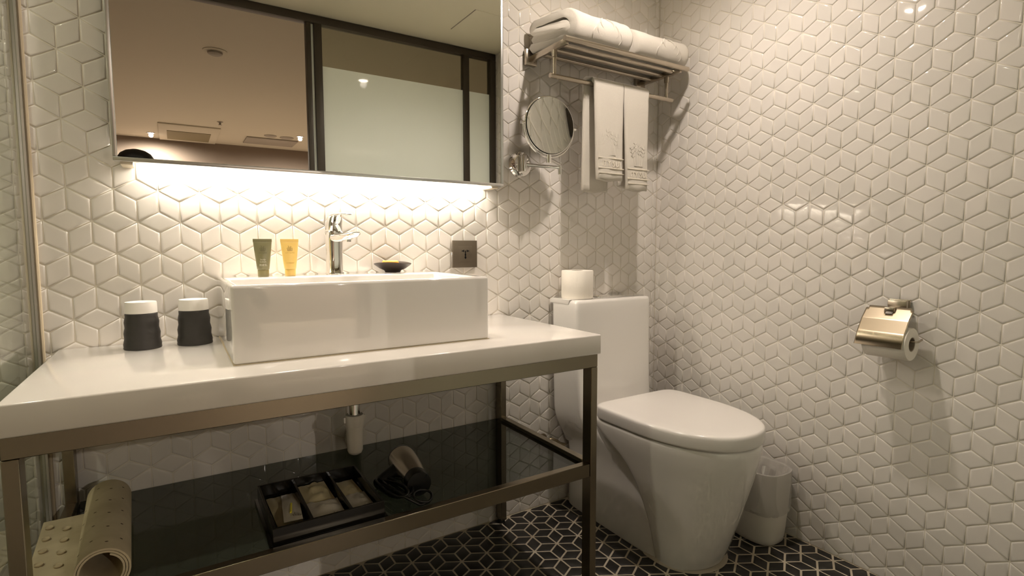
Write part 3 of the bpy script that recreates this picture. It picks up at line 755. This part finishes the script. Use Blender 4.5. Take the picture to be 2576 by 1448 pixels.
def hand_towel(xf0, xf1, xb0, xb1, zf, zb, label, seedv):
    BYc, BZc, rr, th = -.148, 1.494, .0155, .0125
    path = seg((BYc+rr+.004, zb), (BYc+rr, BZc), 16)[:-1] + arc(BYc, BZc, rr, 0, 180, 10)[:-1] + seg((BYc-rr, BZc), (BYc-rr-.008, zf), 16)
    out = ribbon(path, th); secs = []; NX = 16
    for i in range(NX+1):
        u = i/NX; q = []
        e = min(u, 1-u)*.13; k = max(0, 1-e/.006)**2
        for y, z in out:
            f = min(1, max(0, (BYc-y+rr)/(2*rr)))            # 0 back, 1 front
            tz = max(0, (BZc-z)/.34)
            if f > .5: a, b = xf0+.010*tz, xf1-.005*tz
            else: a, b = xb0, xb1
            x = a+(b-a)*u
            n1 = noise.noise(Vector((x*18+seedv, z*9, f*3)))*.004*tz + noise.noise(Vector((x*70, z*70, seedv)))*.0008
            mid = BYc + ((-rr-.004) if f > .5 else (rr+.002))
            yy = y + (mid-y)*k*.6 if z < BZc else y
            q.append((x, yy+n1-(.004*math.sin(u*PI)*tz if f > .5 else 0), z+.003*math.sin(u*7+seedv)*tz))
        secs.append(q)
    t = thing('hand_towel', ((xf0+xf1)/2, BYc, zb), label, 'towel', 'hand towels on the hanging bar')
    MB().loft(secs).build('hanging_cloth', 'towel', t, angle=80)
    cx = (xf0+xf1)/2+.004; w_ = (xf1-xf0)
    yf = lambda z: BYc-rr-.008*((BZc-z)/(BZc-zf))-th/2-.0044*max(0, (BZc-z)/.34)
    MB().box((cx-w_*.435, yf(zf+.045)-.0008, zf+.0365), (cx+w_*.435, yf(zf+.045)+.003, zf+.0395)).box((cx-w_*.435, yf(zf+.075)-.0008, zf+.0705), (cx+w_*.435, yf(zf+.075)+.003, zf+.0730)).box((cx-w_*.43, yf(zf+.02)-.0007, zf+.0200), (cx+w_*.43, yf(zf+.02)+.003, zf+.0218)).build('border_ridge', 'weave', t, bevel=.0008)
    vs, fs = text_mesh('ITY SUI', .026, depth=.0004)
    MB().add([(cx+v.x, yf(zf+.053)-.0003+v.z*-1, zf+.0450+v.y) for v in vs], fs).build('embossed_lettering', 'weave', t, smooth=False)
    em = MB(); ec = zf+.120
    def P3(u, v): return (cx+u, yf(ec+v)+.0004, ec+v)
    for k, (u, h, ln) in enumerate(((-.024,.026,-.010),(-.010,.044,-.006),(.004,.036,.002),(.018,.030,.008))):
        em.tube([P3(u*.8, -.036), P3(u, -.01), P3(u+ln, h-.012)], .0011, 6)
        for q in range(3):
            for sg in (-1, 1):
                b0 = (u+ln*(.3+.3*q), h-.030+.013*q-.004)
                em.tube([P3(*b0), P3(b0[0]+sg*.007, b0[1]+.006), P3(b0[0]+sg*.006, b0[1]+.014)], [.0008, .0017, .0007], 6)
    em.tube([P3(-.022, -.037), P3(.020, -.037)], .0011, 6)
    em.build('embossed_plant', 'towel', t)
hand_towel(1.055, 1.186, 1.036, 1.150, 1.178, 1.142, 'cream hand towel hanging on the bar, its back edge showing on the left', 2.0)
hand_towel(1.189, 1.308, 1.196, 1.30, 1.150, 1.165, 'cream hand towel hanging on the bar nearer the room corner', 8.0)

# ------------------------------------------------------------------ toilet
TX = 1.172
def egg(z, w, yc, yf, yr, er=4.5, n=64, ef=2.1):
    q = []
    for j in range(n):
        a = 2*PI*j/n; c, s_ = math.cos(a), math.sin(a)
        if s_ < 0: e, L = ef, yc-yf
        else: e, L = er, yr-yc
        q.append((TX+w*math.copysign(abs(c)**(2/e), c), yc+L*math.copysign(abs(s_)**(2/e), s_), z))
    return q
def rrect(z, hw, y0, y1, e=8, n=48, cx=None):
    return ellipse(TX if cx is None else cx, (y0+y1)/2, z, hw, abs(y1-y0)/2, n, e)
t = thing('toilet', (TX, -.3, 0), 'white one-piece skirted toilet with its lid closed', 'toilet')
bowl = [(.0025,.118,-.500,-.592,-.450),(.012,.120,-.500,-.597,-.449),(.05,.1255,-.494,-.612,-.446),(.09,.1315,-.488,-.626,-.440),(.14,.140,-.478,-.643,-.430),(.18,.1475,-.470,-.655,-.418),(.22,.155,-.460,-.667,-.402),(.25,.161,-.450,-.676,-.384),(.28,.167,-.440,-.685,-.358),(.305,.172,-.434,-.692,-.322),(.325,.176,-.430,-.697,-.280),(.34,.179,-.428,-.701,-.245),(.355,.181,-.427,-.703,-.215),(.37,.183,-.427,-.705,-.196),(.385,.184,-.427,-.706,-.186),(.391,.1825,-.427,-.704,-.187),(.3945,.178,-.427,-.699,-.190)]
MB().loft([egg(*b) for b in bowl]).build('bowl', 'ceramic', t, angle=70)
ped = [(.0025,.122,-.50,-.015),(.010,.123,-.50,-.015),(.10,.1195,-.49,-.014),(.20,.1175,-.47,-.013),(.25,.124,-.42,-.012),(.30,.143,-.30,-.014),(.335,.155,-.235,-.014),(.37,.160,-.205,-.014),(.39,.160,-.195,-.014)]
MB().loft([rrect(z, hw, a, b, 7) for z, hw, a, b in ped]).build('pedestal', 'ceramic', t, angle=70)
tk = [(.24,.118,-.20,-.012),(.27,.130,-.195,-.012),(.30,.147,-.19,-.012),(.325,.159,-.186,-.012),(.35,.1665,-.182,-.012),(.375,.170,-.179,-.012),(.40,.171,-.176,-.012),(.45,.172,-.170,-.012),(.6,.1745,-.163,-.012),(.73,.1765,-.159,-.012),(.757,.1768,-.1585,-.012),(.765,.1745,-.1565,-.013),(.768,.168,-.151,-.015)]
MB().loft([rrect(z, hw, a, b, 14, 72) for z, hw, a, b in tk]).build('tank', 'ceramic', t, angle=70)
# tank lid: slab with a slanted front edge, a hair proud of the tank
lidm = MB()
for z in (0,): pass
prof_l = [(-.113, .7530), (-.120, .7680), (-.1235, .7694), (-.020, .7694), (-.0105, .768), (-.0105, .7530)]
lidm.loft([[(x, y, z) for y, z in prof_l] for x in (TX-.1790, TX+.1790)])
lidm.build('tank_lid', 'ceramic', t, bevel=.0025, seg=3)
MB().loft([ellipse(TX-.005, -.088, .7695, .040, .022, 40, 4), ellipse(TX-.005, -.088, .7722, .040, .022, 40, 4), ellipse(TX-.005, -.088, .7730, .038, .020, 40, 4), ellipse(TX-.005, -.088, .7732, .034, .017, 40, 4), ellipse(TX-.005, -.088, .7752, .033, .016, 40, 4)]).build('flush_button', 'chrome', t)
def lidsec(z, g): return egg(z, .187-g, -.43, -.710+g, -.246-g, 9, 96, 2.2)
MB().loft([lidsec(.3955, .012), lidsec(.3965, .008), lidsec(.4005, .008)]).build('seat_ring', 'lid', t, angle=50)
MB().loft([lidsec(.4008, .004), lidsec(.4015, .0012), lidsec(.406, 0), lidsec(.430, 0.0003), lidsec(.4350, .0012), lidsec(.4385, .0034), lidsec(.4402, .0070), lidsec(.4407, .013), lidsec(.4412, .05), lidsec(.4414, .11)]).build('lid', 'lid', t, angle=60)
for x in (TX-.10, TX+.04): MB().box((x, -.243, .3948), (x+.06, -.222, .428)).build('lid_hinge', 'lid', t, bevel=.004)
sm = MB()
so = [egg(.0016, .128, -.475, -.607, -.40), egg(.006, .122, -.475, -.600, -.40)]
sm.loft(so); sm.build('floor_sealant', 'seal', t)

tr = thing('toilet_roll', (1.060, -.078, .7696), 'spare white toilet roll standing on the toilet tank', 'toilet roll', 'toilet rolls')
MB().lathe([(.021, 0), (.0545, 0), (.056, .002), (.056, .096), (.0545, .098), (.021, .098), (.021, 0)], (1.060, -.080, .7697), 56, cap=False).build('paper', 'paper', tr)
MB().lathe([(.0185, .0005), (.0207, .0005), (.0207, .0975), (.0185, .0975), (.0185, .0005)], (1.060, -.080, .7697), 32, cap=False).build('cardboard_core', 'core', tr)

t = thing('water_supply_hose', (.98, -.02, .2), 'braided water supply hose on the wall beside the toilet', 'hose')
MB().lathe([(.001, -.022), (.010, -.022), (.012, -.010), (.020, -.008), (.020, -.0045)], (.962, 0, .252), 24, 'y').build('wall_valve', 'hose', t)
hp = [(.962,-.022,.252),(.966,-.034,.256),(.980,-.040,.258),(1.000,-.040,.248),(1.020,-.036,.232),(1.042,-.034,.224)]
MB().tube(hp, .0065, 12).build('hose_line', 'hose', t)

# ------------------------------------------------------------------ waste bin
bc = (1.447, -.548)
def bsec(z, rx, ry, e=2.9, n=48): return ellipse(bc[0], bc[1], z, rx, ry, n, e)
t = thing('waste_bin', (bc[0], bc[1], 0), 'white oval waste bin between the toilet and the tiled wall', 'bin')
bo = [(.0025,.058,.070),(.006,.062,.075),(.02,.0645,.078),(.12,.0715,.0865),(.235,.0765,.0925)]
secs = [bsec(*q) for q in bo] + [bsec(.2375, .0755, .0915), bsec(.235, .0735, .0895), bsec(.12, .068, .083), bsec(.012, .060, .073)]
MB().loft(secs).build('bin_shell', 'bin', t, angle=50)
lin = MB(); NL = 112
def bag(z, g, amp, sd):
    q = []
    for j, p in enumerate(bsec(z, .0765*(.92+.08*z/.235)+g, .0925*(.92+.08*z/.235)+g, 2.9, NL)):
        d = Vector((p[0]-bc[0], p[1]-bc[1], 0)).normalized()
        k = (noise.noise(Vector((j*.32, z*40, sd)))+.6*abs(noise.noise(Vector((j*.11+z*60, z*25, 3)))))*amp*1.5
        q.append((p[0]+d.x*k, p[1]+d.y*k, p[2]+noise.noise(Vector((j*.4, sd, z*9)))*amp*2.5))
    return q
secs = [bag(.105, .0012, .0012, 3), bag(.115, .0040, .0018, 4), bag(.135, .0030, .0018, 5), bag(.16, .0026, .0015, 6), bag(.19, .0022, .0012, 7), bag(.22, .0016, .0006, 8), bag(.240, .0016, .0004, 9), bag(.2415, -.001, .0004, 10), bag(.236, -.0045, .0006, 11), bag(.21, -.012, .004, 12), bag(.18, -.022, .008, 13), bag(.15, -.036, .012, 14)]
lin.loft(secs, cap=False); 
tag(lin.build('bin_liner', 'film', angle=16), 'crinkled clear plastic liner folded over the bin rim', 'bin liner')

# ------------------------------------------------------------------ paper holder
t = thing('toilet_paper_holder', (XR, -.89, .64), 'wall mounted steel toilet paper holder with a curved cover', 'paper holder')
MB().box((XR-.012, -.918, .777), (XR-.0042, -.868, .806)).build('wall_plate', 'satin', t, bevel=.001)
MB().box((XR-.026, -.916, .779), (XR-.012, -.870, .804)).build('mount_block', 'satin', t, bevel=.0015)
MB().box((XR-.060, -.900, .7745), (XR-.0255, -.877, .7865)).build('hinge_tab', 'satin', t, bevel=.0015)
def fillet(pts, rad, n=6):
    out = [pts[0]]
    for i in range(1, len(pts)-1):
        p, a_, c_ = Vector(pts[i]), Vector(pts[i-1]), Vector(pts[i+1])
        d0 = (a_-p).normalized(); d1 = (c_-p).normalized()
        half = d0.angle(d1)/2; tl = rad/math.tan(half)
        q0, q1 = p+d0*tl, p+d1*tl
        ce = p+(d0+d1).normalized()*(rad/math.sin(half))
        out.append(tuple(q0+d0*.0007))
        for k in range(n+1):
            f = k/n; m_ = q0.lerp(q1, f); out.append(tuple(ce+(m_-ce).normalized()*rad))
        out.append(tuple(q1+d1*.0007))
    out.append(pts[-1]); return out
cp = fillet([(.0445,.7868),(.0752,.7548),(.0962,.7222),(.1130,.6855)], .024, 8)
dep = [0.0]
for i in range(1, len(cp)): dep.append(dep[-1]+math.dist(cp[i-1], cp[i]))
# extra rows on the first flat so that the thumb notch can be cut
k0 = next(i for i in range(len(dep)) if dep[i] > .012)
extra = [(cp[k0-1][0]+(cp[k0][0]-cp[k0-1][0])*f, cp[k0-1][1]+(cp[k0][1]-cp[k0-1][1])*f) for f in (.2, .4, .6, .8)]
cp = cp[:k0]+extra+cp[k0:]
dep = [0.0]
for i in range(1, len(cp)): dep.append(dep[-1]+math.dist(cp[i-1], cp[i]))
yl, yr_ = -.829, -.943
NC = 38; m = MB()
for i in range(NC+1):
    y = yl+(yr_-yl)*i/NC
    for d, z in cp: m.v.append((XR-d, y, z))
for i in range(NC):
    ym = yl+(yr_-yl)*(i+.5)/NC
    for j in range(len(cp)-1):
        dm_ = (dep[j]+dep[j+1])/2
        if dm_ < .024 and abs(ym+.889) < (.0125 if dm_ < .012 else .0125*math.sqrt(max(0, 1-((dm_-.012)/.012)**2))): continue
        if j == 0 and (i < 2 or i > NC-3): continue
        a = i*len(cp)+j; m.f.append((a, a+1, a+1+len(cp), a+len(cp)))
co = m.build('cover', 'gold', t, angle=70)
sd_ = co.modifiers.new('sheet', 'SOLIDIFY'); sd_.thickness = .0012; sd_.offset = 0
MB().tube([(XR-.046, yl-.010, .7805), (XR-.046, yr_+.010, .7805)], .0026, 10).build('hinge_pin', 'satin', t)
MB().tube([(XR-.030, -.826, .775), (XR-.045, -.824, .735), (XR-.060, -.826, .706), (XR-.060, -.836, .7005), (XR-.060, -.953, .7005), (XR-.054, -.958, .7015), (XR-.036, -.959, .706)], .0026, 12).build('roll_rod', 'satin', t)
tr = thing('toilet_roll', (XR-.058, -.885, .652), 'toilet roll hanging under the steel cover on the wall', 'toilet roll', 'toilet rolls')
rc = (XR-.060, -.843, .6935)
MB().lathe([(.019, 0), (.0420, 0), (.0435, -.002), (.0435, -.101), (.0420, -.103), (.019, -.103), (.019, 0)], rc, 56, 'y', cap=False).build('paper', 'paper', tr)
MB().lathe([(.0165, -.0005), (.0187, -.0005), (.0187, -.1025), (.0165, -.1025), (.0165, -.0005)], rc, 32, 'y', cap=False).build('cardboard_core', 'core', tr)

# ------------------------------------------------------------------ amenity tray
t = thing('amenity_tray', (.105, -.36, GZ), 'black lacquer tray with three compartments on the glass shelf', 'tray')
tx0, tx1, ty0, ty1, tz0, tz1 = -.008, .215, -.474, -.243, GZ+.0006, GZ+.042
MB().box((tx0-.006, ty0+.003, tz0), (tx1+.006, ty1+.006, tz0+.008)).build('tray_base', 'lacquer', t, bevel=.0012)
for a, b in (((tx0,ty0+.004,tz0+.008),(tx1,ty0+.010,tz1)), ((tx0,ty1-.006,tz0+.008),(tx1,ty1,tz1)), ((tx0,ty0+.010,tz0+.008),(tx0+.006,ty1-.006,tz1)), ((tx1-.006,ty0+.010,tz0+.008),(tx1,ty1-.006,tz1))):
    MB().box(a, b).build('tray_wall', 'lacquer', t, bevel=.0008, seg=1)
for x in (.066, .146): MB().box((x, ty0+.010, tz0+.008), (x+.006, ty1-.006, tz1-.006)).build('tray_divider', 'lacquer', t, bevel=.0008, seg=1)
def sachet(cx, cy, w, l, rot, tiltx, z, label, mt='sachet', crink=.0025, sd=0.0, mark=True, fill=.004, stick=False):
    t = thing('amenity_sachet', (cx, cy, z), label, 'sachet', 'sachets in the tray')
    R = Matrix.Rotation(rot, 3, 'Z') @ Matrix.Rotation(tiltx, 3, 'X')
    NX, NY = 12, 16; top, bot = [], []
    base = Vector((cx, cy, z))
    def hgt(u, v):
        bulge = fill*max(0, math.sin(PI*u))*max(0, math.sin(PI*v))
        return bulge+noise.noise(Vector((u*4+sd, v*5, sd)))*crink*math.sin(PI*u)**.5
    def P_(u, v, s_): return base + R @ Vector(((u-.5)*w, (v-.5)*l, s_*(hgt(u, v)*(1 if s_ > 0 else .15)+.0004)+.001))
    m = MB()
    for s_ in (1, -1):
        k = len(m.v)
        for j in range(NY+1):
            for i in range(NX+1): m.v.append(tuple(P_(i/NX, j/NY, s_)))
        for j in range(NY):
            for i in range(NX):
                a = k+j*(NX+1)+i; m.f.append((a, a+1, a+NX+2, a+NX+1))
    m.build('packet', mt, t, angle=60)
    if mark:
        e = MB(); emblem(e, lambda u, v: tuple(P_(.5+.22+u/w, .16+v/l, 1)+Vector((0, 0, .0006))), .017); e.build('printed_emblem', 'inkd', t, smooth=False)
    if stick:
        MB().tube([tuple(P_(.42, .25, 1)+Vector((0,0,.001))), tuple(P_(.50, .52, 1)+Vector((0,0,.001)))], .0022, 8).build('yellow_handle', 'yell', t)
zb_ = tz0+.0085
sachet(.034, -.355, .050, .190, .02, .0, zb_+.002, 'flat yellowish sachet lying in the left tray compartment', 'sachet2', .002, 1.0)
sachet(.046, -.352, .036, .170, -.12, -.10, zb_+.014, 'narrow pale sachet propped up with a yellow stick inside', 'sachet', .0025, 2.0, True, .004, True)
sachet(.108, -.305, .064, .105, .06, .10, zb_+.006, 'crumpled clear sachet at the back of the middle compartment', 'sachet2', .007, 4.0, False, .008)
sachet(.108, -.405, .066, .110, -.05, -.06, zb_+.012, 'puffy crumpled sachet at the front of the middle compartment', 'sachet', .008, 6.0, True, .009)
sachet(.180, -.305, .046, .085, .03, .0, zb_+.004, 'small flat sachet at the back of the right compartment', 'sachet2', .003, 9.0, False, .004)
sachet(.181, -.395, .048, .095, -.02, -.05, zb_+.009, 'small square sachet at the front of the right compartment', 'sachet', .003, 11.0, True, .003)

# ------------------------------------------------------------------ hair dryer
t = thing('hair_dryer', (.318, -.33, GZ), 'silver and black hair dryer with a coiled cord on the glass shelf', 'hair dryer')
p0 = Vector((.335, -.238, GZ+.0365)); p1 = Vector((.316, -.425, GZ+.0320)); ax = (p1-p0).normalized()
def along(s_, r): return (p0+ax*s_, r)
def body(lst, name, mt):
    MB().tube([p0+ax*s_ for s_, r in lst], [r for s_, r in lst], 32).build(name, mt, t, angle=60)
body([(.018,.0345),(.03,.0355),(.07,.0345),(.11,.0312),(.146,.0275)], 'barrel', 'drybody')
body([(-.004,.018),(0,.026),(.004,.031),(.010,.0338),(.0182,.0350)], 'intake_cap', 'black')
body([(.1455,.0282),(.15,.0285),(.174,.0290),(.178,.0285),(.178,.0245),(.16,.0235)], 'nozzle_ring', 'black')
MB().tube([p0+ax*.06+Vector((-.02,0,-.006)), p0+ax*.075+Vector((-.062,-.005,-.014)), p0+ax*.083+Vector((-.080,-.012,-.0165))], [.019,.0165,.0150], 20).build('handle', 'black', t)
cp_ = []
dl = Vector((.22, -.97, 0)); dm = Vector((.97, .22, 0))
for k in range(168):
    turn = k/24.0; a = 2*PI*turn; q = int(turn)
    major = .060+.007*math.sin(q*2.1); minor = .017+.006*math.sin(q*1.3+1)
    c0 = Vector((.268+.006*math.sin(q*1.7), -.352-.006*q, 0))
    p_ = c0 + dl*(major*math.cos(a)) + dm*(minor*math.sin(a)+.006*math.sin(q*3.0))
    cp_.append((p_.x, p_.y, GZ+.0075+.0032*q+.004*(1+math.sin(a*2+q))))
for k in range(22):
    a = -2.2+k*.36; cp_.append((.312+.022*math.cos(a), -.447+.016*math.sin(a), GZ+.006+.020*(.5-.5*math.cos(k*.28))))
cs = []
for i in range(len(cp_)-1):
    for q in range(2):
        cs.append(tuple(Vector(cp_[i]).lerp(Vector(cp_[i+1]), q/2)))
MB().tube(cs, .0030, 7).build('cord', 'black', t, angle=80)

# ------------------------------------------------------------------ rolled bath mat
t = thing('bath_mat', (-.29, -.30, GZ), 'partly rolled beige rubber bath mat on the glass shelf', 'bath mat')
rcx, rcz, rR = -.290, GZ+.0418, .0405
path = []
flap_z = SZ+.0035
path += seg((-.400, flap_z), (-.352, flap_z), 6)[:-1]
# spiral: the free flap comes in tangentially over the rail, goes under the roll and winds inwards
for k in range(86):
    a = math.radians(-150+k*11); rad = rR-.0042*(k*11/360.0)
    if k < 1: continue
    path.append((rcx+rad*math.cos(a), rcz+rad*math.sin(a)))
out = ribbon(path, .0032)
secs = []
NYm = 12
for i in range(NYm+1):
    y = -.130-(.460-.130)*i/NYm
    lean = .018*(i/NYm)
    secs.append([(x+lean, y, z) for x, z in out])
MB().loft(secs).build('mat_sheet', 'rubber', t, angle=60)
for i in range(5):
    for j, a in enumerate((62, 92, 122, 150)):
        if (i == 0 and j > 2): continue
        y = -.175-.062*i-(.018 if j % 2 else 0); ar = math.radians(a-12)
        r = rR+.0021; f = (-.130-y)/.33
        c = Vector((rcx+.018*f+r*math.cos(ar), y, rcz+r*math.sin(ar))); nrm = Vector((math.cos(ar), 0, math.sin(ar)))
        u = Vector((0, 1, 0)); v = nrm.cross(u)
        m = MB(); m.add([tuple(c+(u*.0017*math.cos(2*PI*k/12)+v*.0027*math.sin(2*PI*k/12))) for k in range(12)], [tuple(range(12))])
        m.build('drain_hole', 'rubhole', t, smooth=False)
for i in range(6):
    for j in range(2):
        x = -.3855+.030*j+.003*i; y = -.170-.052*i-(.022 if j else 0)
        if x > -.345: x = -.3490
        MB().lathe([(.004, 0), (.0066, .002), (.0072, .0042), (.0066, .0044), (.0050, .0022), (.001, .0016)], (x, y, flap_z+.0016), 20).build('suction_cup', 'rubber', t)

# ------------------------------------------------------------------ photographer reflected in the mirror
t = thing('person', (-.29, -1.98, 0), 'crouching photographer in dark clothes, only the black hair showing in the mirror', 'person')
J = {'pelvis': ((-.29,-2.16,.56),.135), 'waist': ((-.29,-2.12,.72),.12), 'chest': ((-.29,-2.04,.93),.14), 'neckb': ((-.29,-1.98,1.12),.075), 'neck': ((-.29,-1.95,1.18),.055), 'headlow': ((-.29,-1.925,1.27),.075), 'head': ((-.29,-1.93,1.345),.088),
     'shl': ((-.46,-2.0,1.06),.065), 'ell': ((-.46,-1.85,.86),.045), 'wrl': ((-.28,-1.70,.90),.030), 'hal': ((-.235,-1.665,.915),.032),
     'shr': ((-.12,-2.0,1.06),.065), 'elr': ((-.06,-1.87,.85),.045), 'wrr': ((-.10,-1.72,.90),.030), 'har': ((-.10,-1.675,.915),.032),
     'hipl': ((-.40,-2.15,.52),.095), 'knl': ((-.44,-1.80,.46),.065), 'anl': ((-.42,-2.02,.09),.045), 'tol': ((-.42,-1.86,.045),.04),
     'hipr': ((-.18,-2.15,.52),.095), 'knr': ((-.13,-1.82,.46),.065), 'anr': ((-.16,-2.05,.09),.045), 'tor': ((-.16,-1.89,.045),.04)}
E_ = [('pelvis','waist'),('waist','chest'),('chest','neckb'),('neckb','neck'),('neck','headlow'),('headlow','head'),('neckb','shl'),('shl','ell'),('ell','wrl'),('wrl','hal'),('neckb','shr'),('shr','elr'),('elr','wrr'),('wrr','har'),('pelvis','hipl'),('hipl','knl'),('knl','anl'),('anl','tol'),('pelvis','hipr'),('hipr','knr'),('knr','anr'),('anr','tor')]
ks = list(J); me = bpy.data.meshes.new('body')
base = Vector((-.29, -1.98, 0))
me.from_pydata([tuple(Vector(J[k][0])-base) for k in ks], [(ks.index(a), ks.index(b)) for a, b in E_], [])
ob = bpy.data.objects.new('body', me); C.objects.link(ob); ob.parent = t
me.materials.append(M['shirt'])
md = ob.modifiers.new('skin', 'SKIN'); md.use_smooth_shade = True
sv_ = me.skin_vertices[0].data
for i, k in enumerate(ks): sv_[i].radius = (J[k][1], J[k][1]); sv_[i].use_root = (k == 'pelvis')
md = ob.modifiers.new('sub', 'SUBSURF'); md.levels = 1; md.render_levels = 2
face = MB().loft([ellipse(-.29, yc, z, rx, ry, 32) for z, yc, rx, ry in ((1.205,-1.905,.030,.040),(1.213,-1.905,.045,.058),(1.235,-1.912,.057,.072),(1.27,-1.918,.066,.083),(1.31,-1.92,.072,.089),(1.35,-1.925,.074,.091),(1.39,-1.93,.070,.085),(1.415,-1.935,.055,.066))]).build('face', 'skin', t, angle=80)
MB().loft([ellipse(-.29, y, z, rx, .012, 12) for z, y, rx in ((1.280,-1.832,.013),(1.284,-1.822,.016),(1.292,-1.820,.012),(1.315,-1.829,.007),(1.335,-1.836,.006))]).build('nose', 'skin', face)
for s_ in (-1, 1):
    MB().loft([ellipse(-.29+s_*.031, -1.848, 1.326+h, .014*q, .012*q, 14) for h, q in ((-.006,.3),(-.004,.8),(0,1),(.004,.8),(.006,.3))]).build('eye', 'inkw', face)
    MB().loft([ellipse(-.29+s_*.031, -1.8405, 1.326+h, .005*q, .0055*q, 12) for h, q in ((-.005,.3),(-.003,.8),(0,1),(.003,.8),(.005,.3))]).build('iris', 'hair', face)
    MB().tube([(-.29+s_*.016,-1.834,1.342),(-.29+s_*.032,-1.836,1.347),(-.29+s_*.048,-1.848,1.343)], .0035, 8).build('eyebrow', 'hair', face)
    MB().loft([ellipse(-.29+s_*.074, -1.925, z, .008, ry, 14) for z, ry in ((1.278,.006),(1.29,.012),(1.315,.018),(1.335,.017),(1.345,.008))]).build('ear', 'skin', face)
MB().tube([(-.29-.024,-1.846,1.254),(-.29-.010,-1.838,1.2565),(-.29+.010,-1.838,1.2565),(-.29+.024,-1.846,1.254)], [.0025,.0055,.0055,.0025], 10).build('mouth', mat('lip', (.36,.15,.12), .5), face)
MB().loft([ellipse(-.29, y, z, rx, ry, 32) for z, y, rx, ry in ((1.255,-1.975,.055,.045),(1.30,-1.972,.074,.062),(1.345,-1.962,.081,.076),(1.368,-1.952,.083,.088),(1.385,-1.938,.0825,.100),(1.405,-1.935,.077,.096),(1.424,-1.935,.065,.082),(1.438,-1.935,.044,.055),(1.446,-1.935,.016,.02))]).build('hair', 'hair', t, angle=80)
fm = MB()
for hx, hy in ((-.235,-1.665),(-.10,-1.675)):
    for q in range(4):
        fm.tube([(hx-.018+.012*q, hy+.005, .925), (hx-.018+.012*q, hy+.030, .935-.004*q), (hx-.016+.011*q, hy+.038, .915)], [.0085, .008, .007], 8)
    fm.tube([(hx+.022, hy, .91), (hx+.034, hy+.018, .93), (hx+.030, hy+.034, .945)], [.010, .009, .008], 8)
fm.build('finger_set', 'skin', t, angle=80)
